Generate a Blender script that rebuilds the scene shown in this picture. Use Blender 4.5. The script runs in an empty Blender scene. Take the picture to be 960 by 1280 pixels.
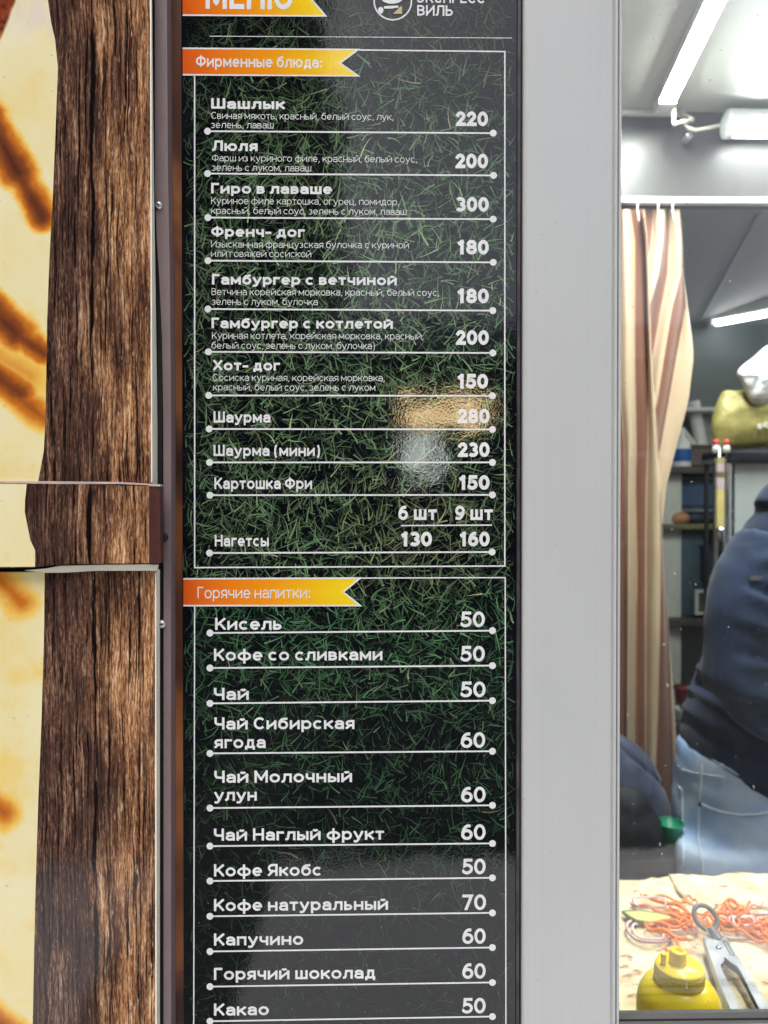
import bpy, bmesh, math, random
import numpy as np
from mathutils import Vector, Matrix, noise, Euler
from mathutils.bvhtree import BVHTree

sc = bpy.context.scene
R = math.radians
random.seed(7)
rng = np.random.default_rng(7)

# ------------------------------------------------------------------ camera
CAM = Vector((0.0, -0.554, 1.5))
FPX = 924.0
CAM_EUL = Euler((R(90 - 0.5), 0, R(-0.86)), 'XYZ')
cd = bpy.data.cameras.new('camera')
cd.sensor_fit = 'VERTICAL'; cd.sensor_height = 36; cd.sensor_width = 36
cd.lens = FPX / 1280 * 36
cd.clip_start = 0.01; cd.clip_end = 500
cd.dof.use_dof = True; cd.dof.focus_distance = 0.56; cd.dof.aperture_fstop = 8.0
cam = bpy.data.objects.new('camera', cd)
cam.location = CAM; cam.rotation_euler = CAM_EUL
sc.collection.objects.link(cam); sc.camera = cam
CM = CAM_EUL.to_matrix()

# ------------------------------------------------------------------ sky, sun, exposure
SUN_EL, SUN_AZ = R(60), R(205)
w = bpy.data.worlds.new('World'); sc.world = w; w.use_nodes = True
wn = w.node_tree; bg = wn.nodes['Background']
sky = wn.nodes.new('ShaderNodeTexSky'); sky.sky_type = 'NISHITA'; sky.sun_disc = False
sky.sun_elevation = SUN_EL; sky.sun_rotation = SUN_AZ
sky.dust_density = 4.0; sky.air_density = 1.0; sky.ozone_density = 1.0
hs = wn.nodes.new('ShaderNodeHueSaturation'); hs.inputs['Saturation'].default_value = 0.55
wn.links.new(sky.outputs[0], hs.inputs['Color']); wn.links.new(hs.outputs[0], bg.inputs['Color'])
bg.inputs['Strength'].default_value = 0.14
sd = bpy.data.lights.new('sun', 'SUN'); sd.energy = 1.0; sd.angle = R(35); sd.color = (1.0, 0.95, 0.88)
so = bpy.data.objects.new('sun', sd); sc.collection.objects.link(so)
_d = Vector((math.sin(SUN_AZ) * math.cos(SUN_EL), math.cos(SUN_AZ) * math.cos(SUN_EL), math.sin(SUN_EL)))
so.rotation_euler = (-_d).to_track_quat('-Z', 'Y').to_euler()
sc.view_settings.view_transform = 'Standard'; sc.view_settings.look = 'None'
sc.view_settings.exposure = 0.55; sc.view_settings.gamma = 1.0
sc.view_settings.use_curve_mapping = False
sc.cycles.max_bounces = 10; sc.cycles.diffuse_bounces = 4; sc.cycles.transparent_max_bounces = 12
sc.cycles.sample_clamp_indirect = 6.0
TUBE = 168.0

# ------------------------------------------------------------------ helpers
def lin(c):
    return tuple((v / 255 / 12.92) if v / 255 <= 0.04045 else ((v / 255 + 0.055) / 1.055) ** 2.4 for v in c)

def P(px, py, y=0.0):
    """point of the plane Y = y that lies on the sight line of photo pixel (px, py)"""
    d = CM @ Vector(((px - 480) / FPX, (640 - py) / FPX, -1.0))
    return CAM + d * ((y - CAM.y) / d.y)

def link(o, parent=None):
    sc.collection.objects.link(o)
    if parent is not None: o.parent = parent
    return o

def tag(o, label, cat, group=None, kind=None):
    o['label'] = label; o['category'] = cat
    if group: o['group'] = group
    if kind: o['kind'] = kind
    return o

def thing(name, label, cat, loc=(0, 0, 0), group=None):
    o = bpy.data.objects.new(name, None); o.empty_display_size = 0.05
    o.location = loc
    link(o); o['_loc'] = list(loc)
    return tag(o, label, cat, group)

class MB:
    """collects verts / faces (world coordinates) with material index and colour, builds ONE mesh"""
    def __init__(s): s.v = []; s.f = []; s.mi = []; s.c = []; s.sm = []
    def add(s, verts, faces, mi=0, col=(1, 1, 1), smooth=False):
        b = len(s.v); s.v.extend([tuple(p) for p in verts])
        for f in faces:
            s.f.append(tuple(b + i for i in f)); s.mi.append(mi); s.c.append(col); s.sm.append(smooth)
        return s
    def box(s, lo, hi, mi=0, col=(1, 1, 1)):
        x0, y0, z0 = lo; x1, y1, z1 = hi
        v = [(x0,y0,z0),(x1,y0,z0),(x1,y1,z0),(x0,y1,z0),(x0,y0,z1),(x1,y0,z1),(x1,y1,z1),(x0,y1,z1)]
        return s.add(v, [(0,3,2,1),(4,5,6,7),(0,1,5,4),(1,2,6,5),(2,3,7,6),(3,0,4,7)], mi, col)
    def prism(s, pts, y0, y1, mi=0, side_mi=None, col=(1, 1, 1)):
        """pts: list of (x, z), counter-clockwise seen from -Y; solid between y0 (front) and y1"""
        n = len(pts)
        v = [(x, y0, z) for x, z in pts] + [(x, y1, z) for x, z in pts]
        s.add(v, [tuple(range(n)), tuple(range(2*n - 1, n - 1, -1))], mi, col)
        s.add(v, [(i, i + n, (i + 1) % n + n, (i + 1) % n) for i in range(n)], mi if side_mi is None else side_mi, col)
        return s
    def tube(s, pts, r, n=8, mi=0, col=(1, 1, 1), caps=True, closed=False):
        pts = [Vector(p) for p in pts]; rad = r if hasattr(r, '__len__') else [r] * len(pts)
        rings = []; up = None
        for i, p in enumerate(pts):
            if closed: t = pts[(i + 1) % len(pts)] - pts[i - 1]
            else: t = pts[min(i + 1, len(pts) - 1)] - pts[max(i - 1, 0)]
            t.normalize()
            if up is None: up = Vector((0, 0, 1)) if abs(t.z) < .9 else Vector((1, 0, 0))
            a = t.cross(up)
            if a.length < 1e-5: a = t.orthogonal()
            a.normalize(); b = a.cross(t); up = b
            rings.append([p + (a * math.cos(2*math.pi*k/n) + b * math.sin(2*math.pi*k/n)) * rad[i] for k in range(n)])
        v = [q for rg in rings for q in rg]; m = len(rings); f = []
        for i in range(m if closed else m - 1):
            j = (i + 1) % m
            for k in range(n):
                f.append((i*n + k, j*n + k, j*n + (k+1) % n, i*n + (k+1) % n))
        s.add(v, f, mi, col, True)
        if caps and not closed:
            s.add(rings[0], [tuple(range(n - 1, -1, -1))][::1], mi, col); s.add(rings[-1], [tuple(range(n))], mi, col)
        return s
    def lathe(s, prof, c, n=40, mi=0, axis='Z', smooth=True, col=(1, 1, 1)):
        """prof: list of (r, h)"""
        cx, cy, cz = c; v = []; f = []
        for r, h in prof:
            for k in range(n):
                a = 2*math.pi*k/n
                if axis == 'Z': v.append((cx + r*math.cos(a), cy + r*math.sin(a), cz + h))
                elif axis == 'X': v.append((cx + h, cy + r*math.cos(a), cz + r*math.sin(a)))
                else: v.append((cx + r*math.cos(a), cy + h, cz + r*math.sin(a)))
        for i in range(len(prof) - 1):
            for k in range(n):
                f.append((i*n + k, i*n + (k+1) % n, (i+1)*n + (k+1) % n, (i+1)*n + k))
        return s.add(v, f, mi, col, smooth)
    def build(s, name, mats, parent=None, bevel=0, recalc=True, color=False):
        me = bpy.data.meshes.new(name)
        off = Vector((0, 0, 0)); pp = parent
        while pp is not None:
            if '_loc' in pp: off = Vector(pp['_loc'])
            pp = pp.parent
        if off.length: v = [(a - off.x, b - off.y, c - off.z) for a, b, c in s.v]
        else: v = s.v
        me.from_pydata(v, [], s.f)
        for m in (mats if isinstance(mats, (list, tuple)) else [mats]): me.materials.append(m)
        me.polygons.foreach_set('material_index', s.mi); me.polygons.foreach_set('use_smooth', s.sm)
        if color:
            ca = me.color_attributes.new('Col', 'FLOAT_COLOR', 'CORNER')
            arr = np.ones((len(me.loops), 4), dtype=np.float32); li = 0
            for f, c in zip(s.f, s.c):
                n = len(f)
                if hasattr(c[0], '__len__'):
                    for k in range(n): arr[li + k, :3] = c[k]
                else: arr[li:li + n, :3] = c
                li += n
            ca.data.foreach_set('color', arr.ravel())
        if recalc:
            bm = bmesh.new(); bm.from_mesh(me); bmesh.ops.remove_doubles(bm, verts=bm.verts, dist=1e-7) if recalc == 'weld' else None
            bmesh.ops.recalc_face_normals(bm, faces=bm.faces); bm.to_mesh(me); bm.free()
        me.update()
        o = bpy.data.objects.new(name, me); link(o, parent)
        if bevel:
            b = o.modifiers.new('bevel', 'BEVEL'); b.width = bevel; b.segments = 2; b.limit_method = 'ANGLE'; b.angle_limit = R(35)
        return o

def mesh_object(name, verts, faces, mat, parent=None, smooth=True):
    m = MB(); m.add(verts, faces, 0, (1, 1, 1), smooth)
    return m.build(name, mat, parent)

# ------------------------------------------------------------------ materials
class N:
    """tiny node-tree builder"""
    def __init__(s, name):
        s.m = bpy.data.materials.new(name); s.m.use_nodes = True
        s.t = s.m.node_tree; s.b = s.t.nodes['Principled BSDF']; s.out = s.t.nodes['Material Output']
    def n(s, typ, **kw):
        k = s.t.nodes.new(typ)
        for a, b in kw.items():
            if a.startswith('i_'):
                key = a[2:]; key = int(key) if key.isdigit() else key
                s.set(k.inputs[key], b)
            else: setattr(k, a, b)
        return k
    def set(s, sock, v):
        if hasattr(v, 'links') or isinstance(v, bpy.types.NodeSocket): s.t.links.new(v, sock)
        elif isinstance(v, bpy.types.Node): s.t.links.new(v.outputs[0], sock)
        else:
            if hasattr(v, '__len__') and sock.type == 'RGBA' and len(v) == 3: v = (*v, 1)
            sock.default_value = v
    def math(s, op, a, b=0.0, c=0.0, clamp=False):
        k = s.t.nodes.new('ShaderNodeMath'); k.operation = op; k.use_clamp = clamp
        for i, v in enumerate((a, b, c)): s.set(k.inputs[i], v)
        return k.outputs[0]
    def coord(s, kind='Object'): return s.n('ShaderNodeTexCoord').outputs[kind]
    def xyz(s, v):
        k = s.n('ShaderNodeSeparateXYZ', i_0=v); return k.outputs[0], k.outputs[1], k.outputs[2]
    def mapping(s, v, scale, loc=(0, 0, 0)):
        k = s.n('ShaderNodeMapping'); s.set(k.inputs['Vector'], v); k.inputs['Scale'].default_value = scale; k.inputs['Location'].default_value = loc
        return k.outputs[0]
    def noise(s, v, scale, detail=4, rough=.55, dist=0):
        k = s.n('ShaderNodeTexNoise'); s.set(k.inputs['Vector'], v); k.inputs['Scale'].default_value = scale
        k.inputs['Detail'].default_value = detail; k.inputs['Roughness'].default_value = rough; k.inputs['Distortion'].default_value = dist
        return k.outputs[0]
    def ramp(s, fac, stops, interp='LINEAR'):
        k = s.n('ShaderNodeValToRGB'); s.set(k.inputs[0], fac); e = k.color_ramp.elements; k.color_ramp.interpolation = interp
        while len(e) < len(stops): e.new(0.5)
        for el, (p, c) in zip(e, stops):
            el.position = p; el.color = (*c, 1) if hasattr(c, '__len__') else (c, c, c, 1)
        return k.outputs[0]
    def mix(s, fac, a, b, mode='MIX'):
        k = s.n('ShaderNodeMix', data_type='RGBA', blend_type=mode)
        s.set(k.inputs[0], fac); s.set(k.inputs[6], a); s.set(k.inputs[7], b); return k.outputs[2]
    def smooth(s, v, a, b):
        k = s.n('ShaderNodeMapRange', interpolation_type='SMOOTHSTEP'); s.set(k.inputs[0], v)
        k.inputs[1].default_value = a; k.inputs[2].default_value = b; return k.outputs[0]
    def bump(s, h, strength, dist=.001):
        k = s.n('ShaderNodeBump'); s.set(k.inputs['Height'], h); k.inputs['Strength'].default_value = strength; k.inputs['Distance'].default_value = dist
        s.t.links.new(k.outputs[0], s.b.inputs['Normal']); return k
    def p(s, **kw):
        for a, v in kw.items(): s.set(s.b.inputs[a.replace('_', ' ')], v)
        return s

def basic(name, rgb, rough=.5, metal=0, var=.12, vscale=30, bump=0, bscale=200, spec=.5, stretch=(1, 1, 1), **kw):
    k = N(name); c = lin(rgb); v = k.mapping(k.coord(), stretch)
    nz = k.noise(v, vscale, 5)
    a = tuple(min(1, x * (1 - var)) for x in c); b = tuple(min(1, x * (1 + var)) for x in c)
    k.p(Base_Color=k.ramp(nz, [(.3, a), (.7, b)]), Metallic=metal, Specular_IOR_Level=spec)
    k.p(Roughness=k.ramp(nz, [(.3, max(0, rough - .06)), (.7, min(1, rough + .06))]))
    if bump: k.bump(k.noise(v, bscale, 3), bump)
    for a, b in kw.items(): k.p(**{a: b})
    return k.m

def emit(name, rgb, strength):
    k = N(name); k.p(Base_Color=rgb, Emission_Color=rgb, Emission_Strength=strength); return k.m

# laminated print: colour attribute under a glossy, slightly stippled film
k = N('laminated_print')
at = k.n('ShaderNodeVertexColor', layer_name='Col')
co = k.coord()
dust = k.smooth(k.noise(co, 420, 2, .4), .735, .76)
dust = k.math('MULTIPLY', dust, .22)
k.p(Base_Color=k.mix(dust, at.outputs[0], (.35, .36, .37)), Specular_IOR_Level=.66)
k.p(Roughness=k.ramp(k.noise(co, 9, 4), [(.35, .02), (.7, .06)]))
hh = k.math('ADD', k.noise(co, 620, 2, .5), k.math('MULTIPLY', k.noise(co, 14, 2), 20.0))
k.bump(hh, .07, .0004)
M_PRINT = k.m

k = N('white_lettering'); co = k.coord()
k.p(Base_Color=k.ramp(k.noise(co, 60, 4), [(.3, (.72, .73, .74)), (.7, (.82, .83, .83))]), Roughness=.2, Specular_IOR_Level=.5)
k.bump(k.noise(co, 620, 2, .5), .05, .0004)
M_WHITE = k.m

def wood_print(name, seed):
    k = N(name); co = k.coord()
    x, y, z = k.xyz(co)
    warp = k.noise(k.mapping(co, (6, 1, 5), (seed, 0, 0)), 3, 2)
    cv = k.n('ShaderNodeCombineXYZ'); k.set(cv.inputs[0], k.math('ADD', x, k.math('MULTIPLY', warp, .007)))
    k.set(cv.inputs[2], z); k.set(cv.inputs[1], 0.0)
    fib = k.noise(k.mapping(cv, (430, 1, 24), (seed * 3, 0, 0)), 1, 6, .70, .5)
    fin = k.noise(k.mapping(cv, (900, 1, 170), (seed * 5, 0, 0)), 1, 4, .65, .4)
    big = k.noise(k.mapping(cv, (60, 1, 12), (seed * 7, 0, 0)), 1, 4)
    crk = k.noise(k.mapping(cv, (210, 1, 9), (seed * 11, 0, 0)), 1, 4, .6, .9)
    h = k.math('ADD', k.math('ADD', k.math('MULTIPLY', fib, .58), k.math('MULTIPLY', fin, .42)), k.math('MULTIPLY', k.math('SUBTRACT', big, .5), .22))
    lr = k.smooth(k.math('ADD', x, k.math('MULTIPLY', k.math('SUBTRACT', big, .5), .05)), P(92, 640, -.02).x, P(165, 640, -.02).x)   # the printed boards get lighter to the right
    dark = k.ramp(h, [(.36, lin((20, 13, 13))), (.44, lin((52, 35, 29))), (.51, lin((92, 65, 52))), (.58, lin((138, 104, 84))), (.67, lin((202, 174, 148)))])
    light = k.ramp(h, [(.36, lin((28, 17, 14))), (.43, lin((90, 57, 39))), (.49, lin((148, 100, 68))), (.56, lin((200, 152, 108))), (.65, lin((242, 214, 178)))])
    c = k.mix(lr, dark, light)
    c = k.mix(k.smooth(big, .60, .40), c, k.mix(.5, c, lin((64, 46, 42))))
    crack = k.smooth(crk, .36, .30)
    c = k.mix(k.math('MULTIPLY', crack, .85), c, lin((16, 11, 11)))
    gr = k.noise(k.mapping(cv, (520, 1, 8), (seed * 13, 0, 0)), 1, 2, .5, .2)
    gl_ = k.noise(k.mapping(cv, (120, 1, 22), (seed * 17, 0, 0)), 1, 3)
    groove = k.math('MULTIPLY', k.smooth(gr, .475, .38), k.smooth(gl_, .38, .54))
    c = k.mix(k.math('MULTIPLY', groove, .93), c, lin((18, 12, 12)))
    pale = k.math('MULTIPLY', k.smooth(k.noise(k.mapping(cv, (600, 1, 70), (seed * 19, 0, 0)), 1, 3, .6), .60, .70), k.math('ADD', .15, k.math('MULTIPLY', lr, .55)))
    c = k.mix(pale, c, lin((236, 212, 178)))
    # the two long splits in the boards
    def split(x0, wd, sd):
        n1 = k.noise(k.mapping(co, (0, 0, 16), (sd, 0, 0)), 1, 5)
        n2 = k.noise(k.mapping(co, (0, 0, 14), (0, sd, 0)), 1, 2)
        d = k.math('ABSOLUTE', k.math('SUBTRACT', k.math('ADD', x, k.math('MULTIPLY', k.math('SUBTRACT', n1, .5), .010)), x0))
        ww = k.math('MULTIPLY', k.math('ADD', .02, k.math('MULTIPLY', k.smooth(n2, .40, .62), .98)), k.math('MULTIPLY', k.math('ADD', .6, fib), wd))
        return k.smooth(k.math('SUBTRACT', d, ww), .0009, -.0006)
    c = k.mix(split(P(116, 640, -.02).x, .0016, seed + 1.3), c, lin((18, 13, 14)))
    c = k.mix(split(P(134, 640, -.02).x, .0005, seed + 4.7), c, lin((24, 16, 15)))
    c = k.mix(split(P(172, 640, -.02).x, .0006, seed + 8.1), c, lin((24, 16, 15)))
    fleck = k.smooth(k.noise(co, 300, 2, .5), .74, .78)
    c = k.mix(k.math('MULTIPLY', fleck, .35), c, lin((215, 205, 195)))
    k.p(Base_Color=c, Specular_IOR_Level=.55)
    k.p(Roughness=k.ramp(k.noise(co, 12, 3), [(.35, .06), (.7, .13)]))
    k.bump(k.math('ADD', k.noise(co, 620, 2, .5), k.math('MULTIPLY', k.noise(co, 9, 2), 30.0)), .06, .0004)
    return k.m

def bread_print(name, bars, yellow, seed, meat=False):
    """printed flatbread: creamy dough with scorched bars; bars = (x0,y0,x1,y1,width,strength) in photo pixels"""
    k = N(name); co = k.coord(); x, y, z = k.xyz(co)
    a, b = P(0, 400, -.02), P(200, 800, -.02); kx_, kz_ = 200/(b.x - a.x), 400/(a.z - b.z)
    px = k.math('MULTIPLY', k.math('SUBTRACT', x, a.x), kx_)
    py = k.math('ADD', k.math('MULTIPLY', k.math('SUBTRACT', a.z, z), kz_), 400.0)
    n1 = k.noise(k.mapping(co, (1, 0, 1), (seed, 0, 0)), 16, 4)
    n2 = k.noise(k.mapping(co, (1, 0, 1), (seed + 5, 0, 0)), 60, 4)
    base = k.ramp(n1, [(.3, lin((240, 233, 196))), (.55, lin((238, 225, 170))), (.75, lin((235, 213, 140)))])
    base = k.mix(k.math('MULTIPLY', k.smooth(n2, .56, .72), .35), base, lin((240, 205, 90)))
    if yellow: base = k.mix(k.math('MULTIPLY', k.smooth(k.noise(co, 22, 3), .5, .66), .6), base, lin((242, 205, 95)))
    nn = k.math('MULTIPLY', k.math('SUBTRACT', k.noise(co, 45, 4, .6), .5), 22.0)
    tot = None
    for (x0, y0, x1, y1, wd, st) in bars:
        dx, dy = x1 - x0, y1 - y0; L2 = dx*dx + dy*dy + 1e-6
        t = k.math('DIVIDE', k.math('ADD', k.math('MULTIPLY', k.math('SUBTRACT', px, x0), dx), k.math('MULTIPLY', k.math('SUBTRACT', py, y0), dy)), L2, clamp=True)
        ex = k.math('SUBTRACT', px, k.math('ADD', x0, k.math('MULTIPLY', t, dx)))
        ey = k.math('SUBTRACT', py, k.math('ADD', y0, k.math('MULTIPLY', t, dy)))
        d = k.math('SQRT', k.math('ADD', k.math('MULTIPLY', ex, ex), k.math('MULTIPLY', ey, ey)))
        m = k.math('MULTIPLY', k.math('SUBTRACT', 1.0, k.math('DIVIDE', k.math('ADD', d, nn), wd), clamp=True), st)
        tot = m if tot is None else k.math('MAXIMUM', tot, m)
    if tot is not None:
        c2 = k.ramp(tot, [(0, lin((244, 215, 130))), (.2, lin((245, 200, 96))), (.40, lin((212, 124, 40))), (.66, lin((142, 76, 36))), (1.0, lin((84, 46, 34)))])
        base = k.mix(k.smooth(tot, 0, .22), base, c2)
    if meat:
        mm = k.ramp(k.noise(co, 70, 5, .65), [(.35, lin((92, 30, 26))), (.5, lin((150, 70, 38))), (.65, lin((196, 128, 62)))])
        edge = k.math('SUBTRACT', k.math('ADD', k.math('MULTIPLY', px, 2.4), py), k.math('ADD', 56.0, k.math('MULTIPLY', nn, .7)))
        base = k.mix(k.smooth(edge, 6, -6), base, mm)
        fold = k.smooth(py, 75, 20)
        base = k.mix(k.math('MULTIPLY', k.math('MULTIPLY', fold, k.smooth(edge, 0, 12)), k.ramp(k.noise(k.mapping(co, (1, 1, .4)), 70, 3), [(.4, 0.0), (.6, .7)])), base, lin((226, 214, 206)))
    fleck = k.smooth(k.noise(co, 260, 1, .5), .76, .79)
    base = k.mix(k.math('MULTIPLY', fleck, .3), base, lin((120, 110, 95)))
    k.p(Base_Color=base, Specular_IOR_Level=.4, Roughness=.16)
    k.bump(k.math('ADD', k.noise(co, 620, 2, .5), k.math('MULTIPLY', k.noise(co, 9, 2), 30.0)), .06, .0004)
    return k.m

M_EDGE = basic('white_foam_edge', (246, 242, 222), .6, var=.06)
M_STRIPMETAL = basic('painted_brown_metal', (130, 112, 112), .5, var=.10, vscale=60, bump=.25, bscale=900, stretch=(1, 1, .4))
M_BLACK = basic('black_rubber', (16, 16, 18), .5, var=.3)
M_SCUFF = basic('scuffed_black_edge', (64, 60, 66), .45, var=.55, vscale=220, stretch=(1, 1, .25), bump=.5, bscale=500)
M_STEEL = basic('steel', (200, 202, 205), .34, metal=.95, var=.06, bump=.05, bscale=400)
M_CHROME = basic('chrome', (215, 217, 220), .14, metal=1, var=.04)
M_ALU = basic('grey_aluminium', (150, 152, 155), .36, metal=.8, var=.08, vscale=40, stretch=(.1, 1, 1))
M_ALUDARK = basic('dark_gasket', (26, 26, 28), .5)
k = N('brushed_white_panel'); co = k.coord()
streak = k.noise(k.mapping(co, (700, 700, 2.2)), 1, 3)
cloud = k.noise(k.mapping(co, (4, 4, 2.5)), 2, 3)
c = k.mix(.5, k.ramp(streak, [(.3, lin((188, 192, 192))), (.7, lin((194, 198, 198)))]), k.ramp(cloud, [(.3, lin((184, 186, 186))), (.7, lin((196, 198, 198)))]))
spk = k.smooth(k.noise(co, 260, 2, .5), .715, .735)
c = k.mix(k.math('MULTIPLY', spk, .35), c, lin((130, 128, 124)))
k.p(Base_Color=c, Roughness=.34, Specular_IOR_Level=.5)
k.bump(k.math('ADD', k.math('MULTIPLY', streak, .12), k.noise(co, 500, 2)), .03, .0004)
M_PANEL = k.m
k = N('varnished_wood_print'); co = k.coord()
b1 = k.noise(k.mapping(co, (12, 1, 9)), 1, 3, .5, .6); b2 = k.noise(k.mapping(co, (90, 1, 130)), 1, 3)
c = k.ramp(b1, [(.32, lin((56, 34, 28))), (.44, lin((104, 64, 44))), (.56, lin((164, 104, 62))), (.68, lin((196, 136, 90)))])
c = k.mix(k.math('MULTIPLY', b2, .35), c, lin((100, 62, 42)))
k.p(Base_Color=c, Roughness=.28, Specular_IOR_Level=.5); M_VARN = k.m

# glass: a thin slab that lets light pass and mirrors by Fresnel
k = N('window_glass'); co = k.coord()
tr = k.n('ShaderNodeBsdfTransparent'); tr.inputs[0].default_value = (.96, .975, .97, 1)
gl = k.n('ShaderNodeBsdfGlossy'); gl.inputs['Roughness'].default_value = .04; gl.inputs[0].default_value = (1, 1, 1, 1)
fr = k.n('ShaderNodeFresnel', i_0=1.5)
mx = k.n('ShaderNodeMixShader'); k.set(mx.inputs[0], fr.outputs[0]); k.set(mx.inputs[1], tr.outputs[0]); k.set(mx.inputs[2], gl.outputs[0])
df = k.n('ShaderNodeBsdfDiffuse'); df.inputs[0].default_value = (.7, .7, .7, 1)
sm = k.noise(k.mapping(co, (260, 1, 7)), 1, 3)
sp = k.smooth(k.noise(co, 190, 1, .4), .765, .785)
zz = k.xyz(co)[2]
film = k.math('MULTIPLY', k.smooth(sm, .5, .8), .016)
mx2 = k.n('ShaderNodeMixShader'); k.set(mx2.inputs[0], k.math('MAXIMUM', film, k.math('MULTIPLY', sp, .3)))
k.set(mx2.inputs[1], mx.outputs[0]); k.set(mx2.inputs[2], df.outputs[0])
k.t.links.new(mx2.outputs[0], k.out.inputs[0]); M_GLASS = k.m

# ------------------------------------------------------------------ stroke lettering
def arc(cx, cy, rx, ry, a0, a1, n=14):
    return [(cx + rx*math.cos(R(a0 + (a1 - a0)*i/n)), cy + ry*math.sin(R(a0 + (a1 - a0)*i/n))) for i in range(n + 1)]
def bowl(x, v0, v1, u0=0.0, u1=1.0):
    r = (v1 - v0)/2; xs = u0 + (u1 - u0)*.45
    return [(u0, v0), (xs, v0)] + arc(xs, (v0 + v1)/2, u1 - xs, r, -90, 90, 12)[1:-1] + [(xs, v1), (u0, v1)]
def lbowl(v0, v1, u1=1.0):
    xs = .5; r = (v1 - v0)/2
    return [(u1, v0), (xs, v0)] + arc(xs, (v0 + v1)/2, xs, r, 270, 90, 12)[1:-1] + [(xs, v1), (u1, v1)]
O = arc(.5, .5, .5, .5, 0, 360, 32)
STEM0 = [(0, 0), (0, 1)]; STEM1 = [(1, 0), (1, 1)]; STEMM = [(.5, 0), (.5, 1)]
CHL = [(0, 1), (0, .68)] + arc(.36, .68, .36, .27, 180, 270, 8)[1:] + [(1, .41)]
BASE = {   # shape shared by capital and small letter: (width, strokes)
 'Ш': (1.02, [STEM0, STEMM, STEM1, [(0, 0), (1, 0)]]),
 'Л': (.78, [[(-.06, 0), (.10, .04), (.18, .25), (.27, 1), (1, 1), (1, 0)]]),
 'Г': (.56, [[(0, 0), (0, 1), (1, 1)]]),
 'Ф': (.98, [arc(.5, .5, .5, .37, 0, 360, 32), STEMM]),
 'Х': (.74, [[(0, 0), (1, 1)], [(0, 1), (1, 0)]]),
 'К': (.70, [STEM0, [(1, 1), (.08, .38)], [(.36, .58), (1.02, 0)]]),
 'Н': (.76, [STEM0, STEM1, [(0, .5), (1, .5)]]),
 'М': (.92, [STEM0, STEM1, [(0, 1), (.5, .22)], [(1, 1), (.5, .22)]]),
 'Е': (.60, [[(1, 1), (0, 1), (0, 0), (1, 0)], [(0, .5), (.88, .5)]]),
 'Ю': (1.12, [STEM0, [(0, .5), (.34, .5)], arc(.66, .5, .34, .5, 0, 360, 32)]),
 'Э': (.74, [arc(.42, .5, .58, .5, 138, -138, 26), [(.3, .5), (1, .5)]]),
 'С': (.76, [arc(.55, .5, .55, .5, 42, 318, 26)]),
 'П': (.74, [[(0, 0), (0, 1), (1, 1), (1, 0)]]),
 'Р': (.66, [STEM0, bowl(0, .38, 1)]),
 'В': (.68, [STEM0, bowl(0, 0, .53), bowl(0, .53, 1, 0, .93)]),
 'И': (.78, [STEM0, STEM1, [(0, .06), (1, .94)]]),
 'Ь': (.64, [STEM0, bowl(0, 0, .56)]),
 'Ч': (.68, [STEM1, CHL]),
 'Я': (.68, [STEM1, lbowl(.38, 1), [(.5, .4), (0, 0)]]),
 'Т': (.66, [STEMM, [(0, 1), (1, 1)]]),
 'Ж': (1.0, [STEMM, [(0, 1), (.36, .5), (0, 0)], [(1, 1), (.64, .5), (1, 0)], [(.36, .5), (.64, .5)]]),
 'З': (.60, [arc(.42, .75, .5, .25, 150, -90, 16)[:], arc(.42, .25, .56, .25, 90, -150, 16)]),
 'Ы': (.92, [STEM0, bowl(0, 0, .56, 0, .68), STEM1]),
 'Ц': (.78, [STEM0, [(0, 0), (1.0, 0), (1.0, -.24)], [(.86, 0), (.86, 1)]]),
 'О': (.86, [O]),
 'Д': (.82, [[(.16, 0), (.26, .35), (.30, 1), (.86, 1), (.86, 0)], [(0, -.24), (0, 0), (1, 0), (1, -.24)]]),
}
XH = .74
LOW = {
 'а': (.62, [[(.10, .86)] + arc(.5, .68, .5, .32, 120, 0, 12) + [(1, 0)], [(1, .56), (.40, .56)] + arc(.36, .28, .36, .28, 90, 270, 12)[1:] + [(.6, 0), (1, .2)]]),
 'б': (.68, [O, arc(.62, .52, .62, .86, 180, 105, 12) + [(.92, 1.40)]]),
 'е': (.66, [[(0, .5), (1, .5)], arc(.5, .5, .5, .5, 0, 318, 28)]),
 'р': (.68, [[(0, 1), (0, -.42)], O]),
 'у': (.66, [[(0, 1), (.52, .02)], [(1, 1), (.50, -.06), (.36, -.30), (.20, -.40), (.02, -.38)]]),
 'ф': (.98, [O, [(.5, -.42), (.5, 1.42)]]),
 'й': (.72, [STEM0, STEM1, [(0, .06), (1, .94)], arc(.5, 1.5, .26, .22, 200, 340, 8)]),
 'о': (.70, [O]),
 'с': (.62, [arc(.55, .5, .55, .5, 45, 315, 26)]),
}
DIG = {
 '0': (.66, [O]),
 '1': (.42, [[(.05, .84), (.62, 1.0)], [(.62, 0), (.62, 1)]]),
 '2': (.60, [arc(.47, .72, .47, .28, 155, -20, 14) + [(.03, 0), (1.03, 0)]]),
 '3': (.60, [arc(.42, .745, .5, .255, 150, -90, 16), arc(.42, .255, .56, .255, 90, -150, 16)]),
 '5': (.60, [[(.92, 1), (.16, 1), (.10, .56)] + arc(.40, .31, .58, .31, 105, -145, 16)]),
 '6': (.64, [arc(.5, .31, .5, .31, 0, 360, 28), arc(.72, .31, .72, .69, 180, 95, 12) + [(.92, .98)]]),
 '7': (.58, [[(0, 1), (1, 1), (.30, -.02)]]),
 '8': (.64, [arc(.5, .755, .43, .245, 0, 360, 26), arc(.5, .265, .5, .265, 0, 360, 26)]),
 '9': (.64, [arc(.5, .69, .5, .31, 0, 360, 28), arc(.28, .69, .72, .69, 0, -85, 12) + [(.06, .02)]]),
}
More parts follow.
